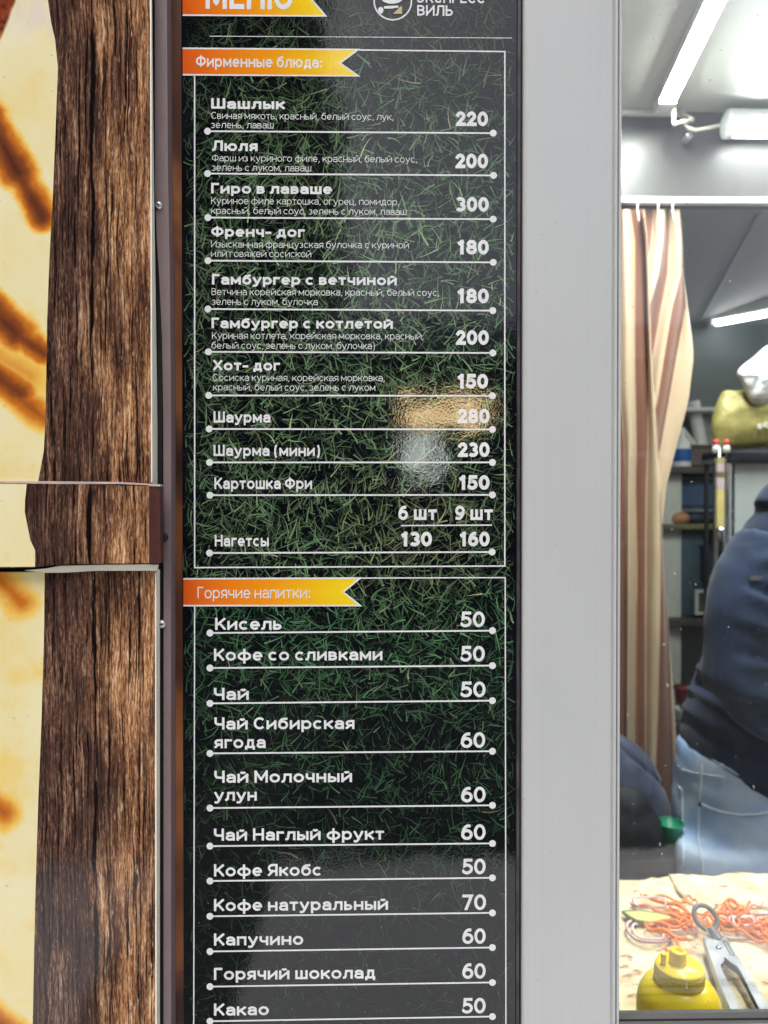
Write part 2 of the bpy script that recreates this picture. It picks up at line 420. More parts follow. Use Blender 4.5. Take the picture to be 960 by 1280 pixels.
def glyph(ch):
    """(width, strokes, height, ymin, ymax) in units of the capital height"""
    if ch in DIG: wd, st = DIG[ch]; return wd, st, 1.0, 0, 1
    if ch == '-': return .40, [[(0, .36), (1, .36)]], 1.0, 0, 1
    if ch == ',': return .16, [[(.7, .05), (.2, -.16)]], 1.0, -.25, .2
    if ch == ':': return .18, [[(.5, -.02), (.5, .06)], [(.5, .56), (.5, .64)]], 1.0, 0, 1
    if ch == '(': return .30, [arc(1.5, .40, 1.5, .84, 125, 235, 14)], 1.0, -.34, 1.15
    if ch == ')': return .30, [arc(-.5, .40, 1.5, .84, 55, -55, 14)], 1.0, -.34, 1.15
    if ch in BASE:
        wd, st = BASE[ch]; return wd, st, 1.0, (-.3 if ch in 'ЦД' else 0), 1
    if ch in LOW:
        wd, st = LOW[ch]; lo = -.36 if ch in 'руф' else 0; hi = {'б': 1.04, 'ф': 1.04, 'й': 1.15}.get(ch, XH); return wd, st, XH, lo, hi
    wd, st = BASE[ch.upper()]; return wd * .86, st, XH, (-.2 if ch in 'цд' else 0), XH

def clip(poly, axis, lim, keep_less):
    out = []
    for i in range(len(poly)):
        a, b = poly[i], poly[(i + 1) % len(poly)]
        ina = (a[axis] <= lim) if keep_less else (a[axis] >= lim); inb = (b[axis] <= lim) if keep_less else (b[axis] >= lim)
        if ina: out.append(a)
        if ina != inb:
            t = (lim - a[axis]) / (b[axis] - a[axis]); out.append((a[0] + t*(b[0] - a[0]), a[1] + t*(b[1] - a[1])))
    return out

def stroke_quads(pts, w, closed):
    n = len(pts); L = []; Rr = []
    for i in range(n):
        if closed: p0, p1, p2 = pts[i - 1], pts[i], pts[(i + 1) % n]
        else: p0, p1, p2 = pts[max(i - 1, 0)], pts[i], pts[min(i + 1, n - 1)]
        d1 = (p1[0] - p0[0], p1[1] - p0[1]); d2 = (p2[0] - p1[0], p2[1] - p1[1])
        l1 = math.hypot(*d1) or 1e-9; l2 = math.hypot(*d2) or 1e-9
        if l1 < 1e-8: d1, l1 = d2, l2
        if l2 < 1e-8: d2, l2 = d1, l1
        n1 = (-d1[1]/l1, d1[0]/l1); n2 = (-d2[1]/l2, d2[0]/l2)
        m = (n1[0] + n2[0], n1[1] + n2[1]); ml = math.hypot(*m) or 1e-9; m = (m[0]/ml, m[1]/ml)
        c = max(.35, m[0]*n1[0] + m[1]*n1[1]); h = w/2/c
        L.append((p1[0] + m[0]*h, p1[1] + m[1]*h)); Rr.append((p1[0] - m[0]*h, p1[1] - m[1]*h))
    return [[Rr[i], Rr[(i + 1) % n], L[(i + 1) % n], L[i]] for i in range(n if closed else n - 1)]

def lettering(name, s, x0, x1, base, cap, weight, parent, y=0.0, mat=None, slope=None, track=.13):
    """one line of printed words: spans photo px x0..x1 on the plane Y = y, baseline at px `base`, capitals `cap` px high"""
    polys = []; pen = 0.0
    for ch in s:
        if ch == ' ': pen += .34; continue
        wd, st, H, lo, hi = glyph(ch)
        wd = wd + weight * .55
        for sti, pts in enumerate(st):
            q = [(weight/2 + u*(wd - weight), weight/2 + v*(H - weight)) for u, v in pts]
            closed = len(q) > 12 and math.hypot(q[0][0] - q[-1][0], q[0][1] - q[-1][1]) < 1e-4
            if closed: q = q[:-1]
            elif len(q) < 8 or ch in 'Чч5279бау':
                def ext(a, b, e):
                    l = math.hypot(a[0] - b[0], a[1] - b[1]) or 1e-9; return (a[0] + (a[0] - b[0])/l*e, a[1] + (a[1] - b[1])/l*e)
                q = list(q); q[0] = ext(q[0], q[1], weight/2); q[-1] = ext(q[-1], q[-2], weight/2)
            ov = .012 if (closed or ch in '0оОсС') else 0
            for k_, quad in enumerate(stroke_quads(q, weight, closed)):
                pl = clip(clip(clip(clip(quad, 1, lo - ov, False) or [(0, 0)]*3, 1, hi + ov, True) or [(0, 0)]*3, 0, -.02 - weight*.0, False) or [(0,0)]*3, 0, wd + .02, True)
                if len(pl) >= 3: polys.append(([(u + pen, v) for u, v in pl], sti))
        pen += wd + track
    pen -= track
    A = P(x0, base, y); B = P(x1, base, y)
    sx = (B.x - A.x)/pen; sz = (P(x0, base - cap, y).z - A.z)
    m = MB(); q = 0
    for pl, sti in polys:
        yy = y - sti * 6e-6 - (q % 5) * 1e-6; q += 1
        m.add([(A.x + u*sx, yy, A.z + v*sz) for u, v in pl], [tuple(range(len(pl)))])
    return m.build(name, mat or M_WHITE, parent, recalc=False)

# ------------------------------------------------------------------ ground outside, room floor
def structure(o): o['kind'] = 'structure'; return o
M_ASPHALT = basic('asphalt', (48, 48, 50), .85, var=.25, vscale=40, bump=.4)
M_SNOW = basic('trodden_snow', (236, 236, 238), .7, var=.05, vscale=3, bump=.5, bscale=20)
M_DARKPATCH = basic('dark_patch_colour', (70, 68, 66), .6, var=.2, vscale=6, bump=.3)
structure(MB().box((-120, -160, -.2), (120, 120, 0)).build('ground', M_ASPHALT))
m = MB(); pts = []
for i in range(40):        # the strip of trodden snow in front of the kiosk, uneven outer edge
    x = -8 + 16*i/39; pts.append((x, -2.55 + .10*noise.noise((x*1.3, 3, 0)) + .05*noise.noise((x*5, 1, 0))))
v = [(x, y, .012) for x, y in pts] + [(x, -.30, .012) for x, y in pts]; n = len(pts)
m.add(v, [(i, i + 1, n + i + 1, n + i) for i in range(n - 1)])
structure(m.build('snow', M_SNOW))
m = MB(); m.box((-.86, -5.2, .004), (-.41, -.30, .024))  # added dark patch, unseen; its reflection darkens the board's lower left
structure(m.build('added_dark_patch', M_DARKPATCH))
M_LINO = basic('linoleum', (120, 110, 98), .5, var=.15, vscale=8)
structure(MB().box((-1.28, .07, 0), (2.18, 2.62, .03)).build('floor', M_LINO))

# ------------------------------------------------------------------ the shops across the road (seen as reflections)
M_BRICK = basic('dark_brick', (66, 56, 52), .85, var=.25, vscale=6)
M_RENDERD = basic('dark_render', (74, 76, 78), .85, var=.15, vscale=2)
M_FASCIA = basic('pale_fascia', (196, 204, 214), .6, var=.05)
M_DGLASS = basic('dark_glass', (18, 22, 26), .08)
t = thing('shop_building', 'low dark shop building across the road with a pale roof edge, mirrored in the window', 'building', (2, -10.5, 0))
MB().box((-.9, -16, 0), (14, -10.5, 3.72)).build('wall', M_RENDERD, t)
MB().box((-1.0, -16.1, 3.72), (5.9, -10.4, 4.22)).build('roof_edge', M_FASCIA, t)
MB().box((5.9, -16.1, 3.72), (14.1, -10.4, 3.9)).build('roof', M_RENDERD, t)
for x in (3.0, 5.4, 8.2):
    f = MB().box((x, -10.53, .9), (x + 1.5, -10.46, 2.3)).build('window', M_FASCIA, t)
    MB().box((x + .07, -10.47, .97), (x + 1.43, -10.44, 2.23)).build('pane', M_DGLASS, f)
MB().box((-.6, -10.53, 0), (.3, -10.45, 2.05)).build('door', M_BRICK, t)
LW = thing('lit_kiosk_sign', 'warm lit sign box over a small white lit window, mirrored in the menu board', 'sign', (.8, -10.4, 2.4))
MB().box((.30, -10.44, 2.62), (1.66, -10.16, 3.22)).build('sign_box', M_RENDERD, LW)
E_WARM = emit('warm_sign_light', (1.0, .70, .36), 9.0); E_COOL = emit('lit_window_light', (.95, 1.0, .95), 4.5)
MB().box((.36, -10.16, 2.68), (1.60, -10.13, 3.04)).build('lit_panel', E_WARM, LW)
MB().box((.34, -10.46, 1.90), (1.04, -10.38, 2.60)).build('window_frame', M_FASCIA, LW)
MB().box((.40, -10.38, 1.98), (.98, -10.35, 2.54)).build('lit_pane', E_COOL, LW)
t = thing('apartment_block', 'tall dark brick apartment block across the road, mirrored in the menu board', 'building', (-8, -11, 0))
MB().box((-18, -24, 0), (-1.05, -11, 13)).build('wall', M_BRICK, t)
for ix in range(5):
    for iz in range(4):
        x = -4.2 - ix*2.9; z = 1.2 + iz*3.0
        f = MB().box((x, -11.03, z), (x + 1.4, -10.95, z + 1.5)).build('window', M_FASCIA, t)
        MB().box((x + .08, -10.96, z + .08), (x + 1.32, -10.93, z + 1.42)).build('pane', M_DGLASS, f)

# ------------------------------------------------------------------ the kiosk shell
M_SIDING = basic('kiosk_cladding', (150, 148, 146), .55, var=.06)
M_INT = basic('interior_panel', (172, 168, 164), .5, var=.05, vscale=12, bump=.1, bscale=60)
M_CEIL = basic('ceiling_panel', (200, 202, 195), .45, var=.08, vscale=9, bump=.12, bscale=40)
M_BULK = basic('bulkhead_panel', (60, 58, 58), .40, var=.08, vscale=30, stretch=(8, 8, .6))
M_REARW = basic('rear_wall_panel', (112, 122, 122), .6, var=.12, vscale=5)
M_REARC = basic('rear_ceiling_panel', (150, 150, 147), .6, var=.08, vscale=4)
M_TRIMW = basic('white_trim', (228, 230, 228), .4, var=.03)
kx = thing('kiosk', 'grey food kiosk that carries the menu board and the serving window', 'kiosk', (.4, .05, 0))
WX0, WX1, WZ0, WZ1 = P(760, 640).x, 1.25, P(800, 1310, .07).z, 2.12
f = MB()
f.box((-1.3, .014, 0), (WX0, .07, 2.66)); f.box((WX1, .014, 0), (2.2, .07, 2.66))
f.box((WX0, .0142, 0), (WX1, .0698, WZ0)); f.box((WX0, .0142, WZ1), (WX1, .0698, 2.66))
f.build('facade_wall', M_SIDING, kx)
MB().box((-1.3, .0702, 0), (-1.24, 2.7, 2.66)).build('side_wall', M_SIDING, kx); MB().box((2.14, .0702, 0), (2.2, 2.7, 2.66)).build('side_wall', M_SIDING, kx)
MB().box((-1.24, 2.62, 0), (2.14, 2.70, 2.66)).build('rear_wall', M_REARW, kx)
MB().box((-1.32, -.03, 2.66), (2.22, 2.72, 2.74)).build('roof', M_SIDING, kx)
YB = 1.30
MB().box((-1.24, .0702, P(480, 137, YB).z), (2.14, YB, P(480, 137, YB).z + .05)).build('ceiling', M_CEIL, kx)
zb = P(900, 251, YB).z
MB().box((-1.24, YB, zb), (2.14, YB + .05, P(480, 137, YB).z + .05)).build('bulkhead', M_BULK, kx)
MB().box((-1.24, YB + .05, zb + .03), (2.14, 2.62, zb + .07)).build('rear_ceiling', M_REARC, kx)
a = P(790, 246, YB - .02)
MB().box((-1.24, YB - .022, P(900, 254, YB - .02).z), (2.14, YB - .002, P(900, 246.5, YB - .02).z)).build('trim_rail', M_TRIMW, kx, .003)
MB().box((-1.24, YB - .016, P(800, 141.5, YB - .02).z), (P(853, 137, YB).x, YB - .002, P(800, 135.5, YB - .02).z)).build('corner_trim', M_TRIMW, kx, .002)
zc = zb + .029
v0 = Vector((P(948, 278, 1.45).x, 1.45, zc)); v1 = Vector((P(876, 396, 2.58).x, 2.58, zc))
MB().tube([v0, v1], .007, 8).build('ceiling_seam', M_REARW, kx)
# ------------------------------------------------------------------ menu board
mb = thing('menu_board', 'tall glossy black menu board with grass print, orange ribbons and white price list', 'menu board', (-.03, .006, 1.05))
YF = .0002
bx0, bx1 = P(228, 640).x, P(645.5, 640).x
bz0, bz1 = P(440, 1420).z, P(440, -75).z
m = MB()
BGC = lin((9, 12, 17))
m.prism([(bx0, bz0), (bx1, bz0), (bx1, bz1), (bx0, bz1)], YF, .0135, col=BGC)
# printed grass: thin blades, each its own hair of a layer above the last
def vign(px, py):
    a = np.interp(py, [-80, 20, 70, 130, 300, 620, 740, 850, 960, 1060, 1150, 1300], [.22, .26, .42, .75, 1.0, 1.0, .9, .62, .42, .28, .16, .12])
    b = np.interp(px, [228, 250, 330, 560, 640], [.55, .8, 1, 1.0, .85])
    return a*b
NB = 26000
tops = sorted(rng.random(NB))
for i in range(NB):
    px = 224 + rng.random()*426; py = -75 + rng.random()*1420
    if py > 900 and rng.random() < .25: continue
    lv = i/NB
    ln = (9 + 16*rng.random())*(.8 + .5*lv); wd = (1.15 + 1.25*rng.random()); ang = rng.normal(90, 62) if rng.random() < .75 else rng.random()*360
    ang = R(ang); cur = rng.normal(0, .55)
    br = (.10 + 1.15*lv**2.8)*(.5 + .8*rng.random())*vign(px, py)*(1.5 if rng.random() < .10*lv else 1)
    tint = rng.random()
    base = np.array([.108, .160, .078])*(1 - tint) + np.array([.062, .125, .062])*tint
    if py > 740: base = base*np.array([.72, 1.02, .95])
    if 440 < px < 590 and 600 < py < 790: base = base*np.array([1.14, .96, .95])  # brownish tint paints a reflection into the grass here
    if rng.random() < .03: base = np.array([.22, .23, .13])
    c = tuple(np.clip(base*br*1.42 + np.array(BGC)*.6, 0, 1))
    L = []; Rr = []; x, y = px, py; a_ = ang
    for k_ in range(4):
        t_ = k_/3; hw = wd/2*(1 - t_)**.7 if k_ < 3 else .05
        L.append((x - math.sin(a_)*hw, y - math.cos(a_)*hw)); Rr.append((x + math.sin(a_)*hw, y + math.cos(a_)*hw))
        x += math.cos(a_)*ln/3; y -= math.sin(a_)*ln/3; a_ += cur/3
    allp = L + Rr
    if min(q[0] for q in allp) < 228.5 or max(q[0] for q in allp) > 645: continue
    yy = YF - .00002 - lv*.00014
    vv = []
    for q in L + Rr:
        p = P(q[0], q[1], 0.0); vv.append((p.x, yy, p.z))
    c2 = tuple(min(1, z*1.35) for z in c)
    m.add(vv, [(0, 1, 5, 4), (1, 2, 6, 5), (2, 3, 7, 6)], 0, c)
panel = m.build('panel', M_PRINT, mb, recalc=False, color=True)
# right edge: scuffed cut edge of the board and a black strip painting the shade of the gap beside it
MB().box((bx1 + .0001, YF - .002, bz0), (P(649.2, 640).x, .0135, bz1)).build('edge_trim', M_SCUFF, mb)
MB().box((P(649.4, 640).x, .004, bz0), (P(653, 640).x, .0138, bz1)).build('gap_shade_strip', M_BLACK, mb)

def line_strip(name, pts, wpx, parent=mb, y=-.00005, mat=None, closed=False):
    m = MB()
    q = [P(a, b) for a, b in pts]; q2 = [(v.x, v.z) for v in q]
    for i, pl in enumerate(stroke_quads(q2, wpx*.0006, closed)):
        m.add([(x, y - (i % 3)*3e-6, z) for x, z in pl], [(0, 1, 2, 3)])
    return m.build(name, mat or M_WHITE, parent, recalc=False)

def ribbon(px0, yt0, yb0, xt, yt1, xn, yn, xb, yb1):
    """orange to yellow swallow-tailed banner with white outlines"""
    m = MB(); Yr = -.0001; nseg = 12
    ca, cb, cc_ = lin((226, 92, 30)), lin((243, 152, 28)), lin((246, 216, 36))
    def col(t): return tuple(a + (b - a)*t*2 for a, b in zip(ca, cb)) if t < .5 else tuple(a + (b - a)*(t*2 - 1) for a, b in zip(cb, cc_))
    def pt(t, u):   # u 0 top .. 1 bottom
        edge = (xt + (xn - xt)*u*2) if u <= .5 else (xn + (xb - xn)*(u*2 - 1))
        x = px0 + (edge - px0)*t
        yt = yt0 + (yt1 - yt0)*t; yb = yb0 + (yb1 - yb0)*t
        return P(x, yt + (yb - yt)*u)
    us = [0, .25, .5, .75, 1]
    for i in range(nseg):
        for j in range(4):
            t0, t1 = i/nseg, (i + 1)/nseg
            vs = [pt(t0, us[j]), pt(t0, us[j + 1]), pt(t1, us[j + 1]), pt(t1, us[j])]
            m.add([(v.x, Yr, v.z) for v in vs], [(0, 1, 2, 3)], 0, (col(t0), col(t0), col(t1), col(t1)))
    o = m.build('header_ribbon', M_PRINT, mb, recalc=False, color=True)
    line_strip('outline', [(px0, yt0), (xt, yt1), (xn, yn), (xb, yb1), (px0, yb0)], 2.0, o, -.00013)
    return o
r1 = ribbon(228.3, -59, 19, 409, -58, 374, -19, 407, 20)
r2 = ribbon(228.3, 60.5, 93.5, 448, 62, 425, 79, 448, 95)
r3 = ribbon(229.2, 723.5, 757, 450.5, 722.5, 429, 740, 450.5, 757)
lettering('header_text', 'МЕНЮ', 257, 366, 11, 31, .21, r1, -.0002)
lettering('header_text', 'Фирменные блюда:', 245, 403, 83.5, 14.5, .175, r2, -.0002)
lettering('header_text', 'Горячие напитки:', 247, 388, 748, 14.5, .12, r3, -.0002)
# logo: ring with a small serving emblem and the shop's words
lg = line_strip('logo_ring', arc(491, 1.5, 23.3, 23.3, 0, 360, 48)[:-1], 1.8, closed=True)
m = MB()
def flat(m, pts, y, col=(1, 1, 1)):
    m.add([(P(a, b).x, y, P(a, b).z) for a, b in pts], [tuple(range(len(pts)))], 0, col)
flat(m, [(490 + 13*math.cos(a)*(1 + .05*math.sin(3*a)), -2 + 7*math.sin(a)) for a in np.linspace(0, 2*math.pi, 24)[:-1]], -.0002)
flat(m, [(476 + 3.4*math.cos(a), 13 + 4.2*math.sin(a)) for a in np.linspace(0, 2*math.pi, 16)[:-1]], -.00021)
flat(m, [(480, 8), (497, 7), (499, 9.5), (489, 11), (480, 11)], -.00022)
flat(m, [(482, -8), (486, -17), (500, -17), (503, -8)], -.00023)
m.build('emblem', M_WHITE, lg, recalc=False)
m = MB(); flat(m, [(491, 17.5), (502.5, 7), (502.5, 17.5)], -.00024)
m.build('emblem_corner', basic('tan_print', (196, 176, 132), .3), lg, recalc=False)
lettering('logo_text', 'ЭКСПРЕСС', 521, 606, 3.4, 13.5, .17, mb, -.0001)
lettering('logo_text', 'ВИЛЬ', 521.5, 566, 19.5, 13.2, .17, mb, -.0001)
# frames and thin rule
line_strip('thin_rule', [(262, 45.2), (640, 47.6)], .8)
line_strip('frame_line', [(449, 62.5), (631, 64.5), (631, 707.5), (243.3, 709.5), (243.3, 95)], 1.7)
line_strip('frame_line', [(451, 722.6), (631.5, 722), (632.5, 1345), (242, 1350), (243.3, 757)], 1.5)

def row(nm, yl, yr, xl=260, xr=616.5, dots=True, wpx=2.0):
    o = line_strip('divider_line', [(xl, yl), (xr, yr)], wpx)
    if dots:
        for (a, b) in ((xl, yl), (xr, yr)):
            m = MB(); flat(m, [(a + 4.3*math.cos(q), b + 4.3*math.sin(q)) for q in np.linspace(0, 2*math.pi, 26)[:-1]], -.00012)
            m.build('end_dot', M_WHITE, o, recalc=False)
def name(s, x0, x1, b, cap=13.2, wt=.21): lettering('dish_name', s, x0, x1, b, cap, wt, mb, -.0001)
def desc(s, x0, x1, b): lettering('ingredient_text', s, x0, x1, b, 8.6, .092, mb, -.00008)
def price(s, x0, x1, b, cap=18.4, wt=.25): lettering('price', s, x0, x1, b, cap, wt, mb, -.0001, track=.07)
name('Шашлык', 264, 356, 135.8); desc('Свиная мякоть, красный, белый соус, лук,', 264, 492, 148.5); desc('зелень, лаваш', 264, 342, 160); price('220', 570, 610, 157.5); row('', 164, 166.5, 259.5)
name('Люля', 265.5, 322, 188.6); desc('Фарш из куриного филе, красный, белый соус,', 265, 521.5, 201.5); desc('зелень с луком, лаваш', 265, 389, 213.4); price('200', 569.5, 610, 210.3); row('', 217, 219.3, 259.5, 617)
name('Гиро в лаваше', 264, 415, 241.8); desc('Куриное филе картошка, огурец, помидор,', 264, 499, 255); desc('красный, белый соус, зелень с луком, лаваш', 264, 508, 267.3); price('300', 570, 611, 264.5); row('', 272, 274)
name('Френч- дог', 264, 381, 295.8); desc('Изысканная французская булочка с куриной', 264, 511, 309.3); desc('или говяжей сосиской', 264, 389, 321); price('180', 572, 611, 318); row('', 325.8, 328)
name('Гамбургер с ветчиной', 265, 496, 355.6); desc('Ветчина корейская морковка, красный, белый соус,', 264.5, 549, 368.8); desc('зелень с луком, булочка', 265, 397, 381); price('180', 572, 611, 379); row('', 386.3, 388.3, 260, 616)
name('Гамбургер с котлетой', 264.5, 491, 410.2); desc('Куриная котлета, корейская морковка, красный,', 265, 529.5, 423.5); desc('белый соус, зелень с луком, булочка)', 264.5, 468.5, 435.8); price('200', 570, 611, 431); row('', 439.8, 441.2, 260.5, 616)
name('Хот- дог', 266.5, 350, 463); desc('Сосиска куриная, корейская морковка,', 266, 481, 476); desc('красный, белый соус, зелень с луком', 266.5, 469, 488); price('150', 572, 610, 485.6); row('', 494.3, 494.8, 261, 615.5)
name('Шаурма', 267, 338, 528.2, 14, .19); price('280', 572, 612, 529.2); row('', 536.2, 536.8, 261.5, 615.5)
name('Шаурма (мини)', 267, 400, 570, 14, .19); price('230', 572.5, 612, 571.2); row('', 578, 578, 262, 615.5)
name('Картошка Фри', 268, 390, 611.3, 14.5, .185); price('150', 574, 612, 612.3); row('', 619, 618.6, 262.5, 615.5)
lettering('portion_size', '6 шт', 498, 546, 650, 18, .21, mb, -.0001); lettering('portion_size', '9 шт', 569, 616, 650, 18, .21, mb, -.0001)
row('', 657, 656.3, 501, 615, False, 1.6)
name('Нагетсы', 268.5, 336, 683, 14.5, .19); price('130', 501.5, 540, 683); price('160', 575, 612, 683); row('', 691.3, 690, 262, 615)
W2 = .185
for s, x1, b, pr, px0, px1, pb, yl, yr in (
    ('Кисель', 352, 787.4, '50', 576, 606, 784, 791.2, 788.3), ('Кофе со сливками', 478, 826, '50', 576, 606, 827, 835, 832),
    ('Чай', 311, 875, '50', 576, 607, 871.6, 879.2, 875.8), (('Чай Сибирская', 'ягода'), (443, 332), (912, 935.3), '60', 576, 606.5, 935, 941.7, 939),
    (('Чай Молочный', 'улун'), (440, 321), (978.6, 1001.2), '60', 576.5, 607, 1003, 1010, 1006.6), ('Чай Наглый фрукт', 480, 1051, '60', 576.5, 607, 1050, 1057.6, 1054.2),
    ('Кофе Якобс', 402, 1095.6, '50', 578, 607, 1093, 1101.2, 1097.2), ('Кофе натуральный', 485, 1139, '70', 578, 607.5, 1137.7, 1145.3, 1141),
    ('Капучино', 379, 1182, '60', 578, 607, 1180, 1189.3, 1184.3), ('Горячий шоколад', 469, 1225, '60', 578, 607, 1223.6, 1233.2, 1228), ('Какао', 336, 1269.6, '50', 578, 607, 1267, 1276.5, 1270.6)):
    if isinstance(s, tuple):
        for q in range(2): name(s[q], 268, x1[q], b[q], 15.2, W2)
    else: name(s, 267.5 if s != 'Кисель' else 269, x1, b, 15.2, W2)
    price(pr, px0, px1, pb, 19.6, .19); row('', yl, yr, 262.5, 615.5)

# ------------------------------------------------------------------ pilaster between board and window
m = MB(); z0, z1 = .02, 2.6
X = lambda px: P(px, 640, -.004).x
prof = [(X(653.5), .0135), (X(653.5), .001)]
prof += [(X(653.5) + .0045*(1 - math.cos(R(a))), .001 - .005*math.sin(R(a))) for a in (15, 35, 55, 75, 90)]
prof += [(X(764), -.004), (X(765), -.003), (X(766), -.003), (X(767), -.0055), (X(769.5), -.006), (X(770.3), -.0035), (X(771), -.0035), (X(771.8), -.0062), (X(774), -.0062), (X(775), -.005), (X(775), .0135)]
n = len(prof)
v = [(x, y, z0) for x, y in prof] + [(x, y, z1) for x, y in prof]
m.add(v, [(i, i + 1, n + i + 1, n + i) for i in range(n - 1)] + [(n - 1, 0, n, 2*n - 1), tuple(range(n - 1, -1, -1)), tuple(range(n, 2*n))])
o = m.build('pilaster', M_PANEL)
tag(o, 'smooth pale grey upright panel between menu board and serving window', 'pilaster', kind=None)

# ------------------------------------------------------------------ serving window
wd = thing('serving_window', 'large clear kiosk window with grey aluminium bottom rail', 'window', (.7, .02, 1.1))
zt = lambda py, y: P(870, py, y).z
m = MB()
m.box((X(775.2), .0101, WZ0 - .03), (WX1, .030, zt(1261.5, .030)), 1)
m.box((X(775.2), .0021, WZ0 - .03), (WX1, .0100, zt(1265, .0100)), 0)
m.box((X(775.2), -.0009, WZ0 - .03), (WX1, .0020, zt(1272.5, .002)), 1)
m.box((X(775.2), -.0059, WZ0 - .03), (WX1, -.0010, zt(1275.5, -.001)), 0)
m.box((X(775.2), -.014, WZ0 - .03), (WX1, -.0060, zt(1280, -.006)), 2)
m.build('bottom_rail', [M_ALU, M_ALUDARK, M_TRIMW], wd, .0006)
m = MB(); m.box((WX1 - .04, -.004, zt(1240, 0)), (WX1 + .03, .05, WZ1)); m.box((X(775.2), -.0042, WZ1 - .04), (WX1 - .04, .05, WZ1 + .03)); m.build('frame', M_ALU, wd, .001)
MB().box((X(770), .016, zt(1268, .02)), (WX1 - .03, .021, WZ1 - .03)).build('glass_pane', M_GLASS, wd)

# ------------------------------------------------------------------ posters left of the board
def poly_px(pts, y):  return [(P(a, b, y).x, P(a, b, y).z) for a, b in pts]
def sheet(nm, label, outline, bread, y0, thick, mats, cat='poster'):
    """printed board: wood print with the bread outline laid into the same print; pale foam edges"""
    m = MB(); n = len(outline)
    f = poly_px(outline, y0); bk = [(x, y0 + (thick(i) if callable(thick) else thick), z) for i, (x, z) in enumerate(f)]
    v = [(x, y0, z) for x, z in f] + bk
    m.add(v, [tuple(range(n)), tuple(range(2*n - 1, n - 1, -1))], 0)
    m.add(v, [(i, i + n, (i + 1) % n + n, (i + 1) % n) for i in range(n)], 2)
    b = poly_px(bread, y0)
    m.add([(x, y0 - .00012, z) for x, z in b], [tuple(range(len(b)))], 1)
    o = m.build(nm, mats, None, recalc=False)
    return tag(o, label, cat)
LX = -420
M_W1, M_W2, M_W3 = wood_print('wood_print_upper', 0.0), wood_print('wood_print_band', 3.1), wood_print('wood_print_lower', 6.4)
M_B1 = bread_print('bread_print_upper', [(-50, 85, 24, 218, 32, 1.0), (-10, 160, 54, 272, 26, .92), (-60, 335, 20, 417, 32, 1.0), (-10, 395, 55, 442, 22, .9), (-50, 440, 26, 492, 28, .85), (0, 476, 55, 522, 27, .6), (-30, 430, 40, 470, 46, .33)], False, 0.0, True)
M_B2 = bread_print('bread_print_band', [], False, 4.0)
M_B3 = bread_print('bread_print_lower', [(-30, 700, 22, 752, 34, .46), (-36, 1000, 0, 1018, 32, .6), (-30, 1270, 6, 1300, 34, .7)], True, 8.0)
Yp = -.020
bread_edge1 = [(47, 605), (51, 585), (55, 562), (57, 520), (59, 400), (62, 320), (66, 250), (70, 150), (72.5, 85), (69, 50), (64, 28), (60, 0), (56, -70)]
sheet('food_poster', 'upper glossy poster of scorched flatbread on rough brown wood', [(LX, 606), (190, 606), (189.5, 400), (188.5, 200), (187.5, 0), (187.3, -70), (LX, -70)],
      [(LX, 605)] + bread_edge1 + [(LX, -70)], Yp, lambda i: [.01, .016, .011, .007, .005, .005, .005][i], [M_W1, M_B1, M_EDGE])
bread_edge3 = [(40, 1400), (41, 1280), (44, 1130), (48, 1000), (52, 900), (55, 800), (56, 715)]
sheet('food_poster', 'lower glossy poster of pale flatbread on brown wood, below the band', [(LX, 1400), (196, 1400), (196, 1100), (196, 713), (120, 714), (80, 716), (LX, 715)],
      [(LX, 1399.8)] + bread_edge3 + [(LX, 715.2)], Yp + .003, lambda i: .008, [M_W3, M_B3, M_EDGE])
bread_edge2 = [(44, 708.5), (44, 688), (38, 675), (34, 655), (31, 640), (31.5, 625), (33.5, 605)]
o = sheet('poster_band', 'narrow printed band with flatbread edge overlapping the two posters', [(LX, 710), (-10, 710), (40, 709.3), (70, 706), (130, 704.5), (186, 704), (186, 606.5), (150, 605), (LX, 604)],
      [(LX, 709.8)] + bread_edge2[:1] + bread_edge2[1:] + [(LX, 604.2)], Yp - .006, .004, [M_W2, M_B2, M_EDGE])
# the band's folded brown end and pale cut edges
fl = MB(); fl.prism(poly_px([(186.3, 704), (198, 704.5), (201, 703), (200, 660), (200, 612), (200.5, 606), (186.3, 606.5)], Yp - .0055), Yp - .0055, Yp + .002)
fl.build('folded_end', basic('brown_film', (84, 52, 48), .3, var=.2, vscale=40, stretch=(1, 1, .3), bump=.2, bscale=120), o, .0005)
m = MB(); m.prism(poly_px([(LX, 604), (30, 604.2), (110, 605.5), (200, 608), (201, 605.5), (150, 602.5), (60, 601.5), (LX, 601)], Yp - .006), Yp - .006, Yp)
m.build('cut_edge', basic('pale_film_edge', (196, 178, 170), .4, var=.15, vscale=90), o)
m = MB(); m.prism(poly_px([(30, 713), (60, 716), (84, 715.5), (120, 713.5), (196, 713.4), (197, 706), (186, 705.5), (130, 706), (74, 707.5), (55, 711)], Yp - .001), Yp - .001, Yp + .002)
m.build('torn_edge', M_EDGE, o)
for par, px0, px1, ya, yb_, yy in (('food_poster', 187.6, 189.6, -70, 603, Yp), ('food_poster.001', 194.2, 196, 716, 1399, Yp + .003)):
    m = MB(); m.prism(poly_px([(px0 + (1.2 if par == 'food_poster' else 0), yb_), (px1 + (.8 if par == 'food_poster' else 0), yb_), (px1 - .6, ya), (px0 - .4, ya)], yy - .0004), yy - .0004, yy - .0001)
    m.build('white_margin', M_EDGE, bpy.data.objects[par])
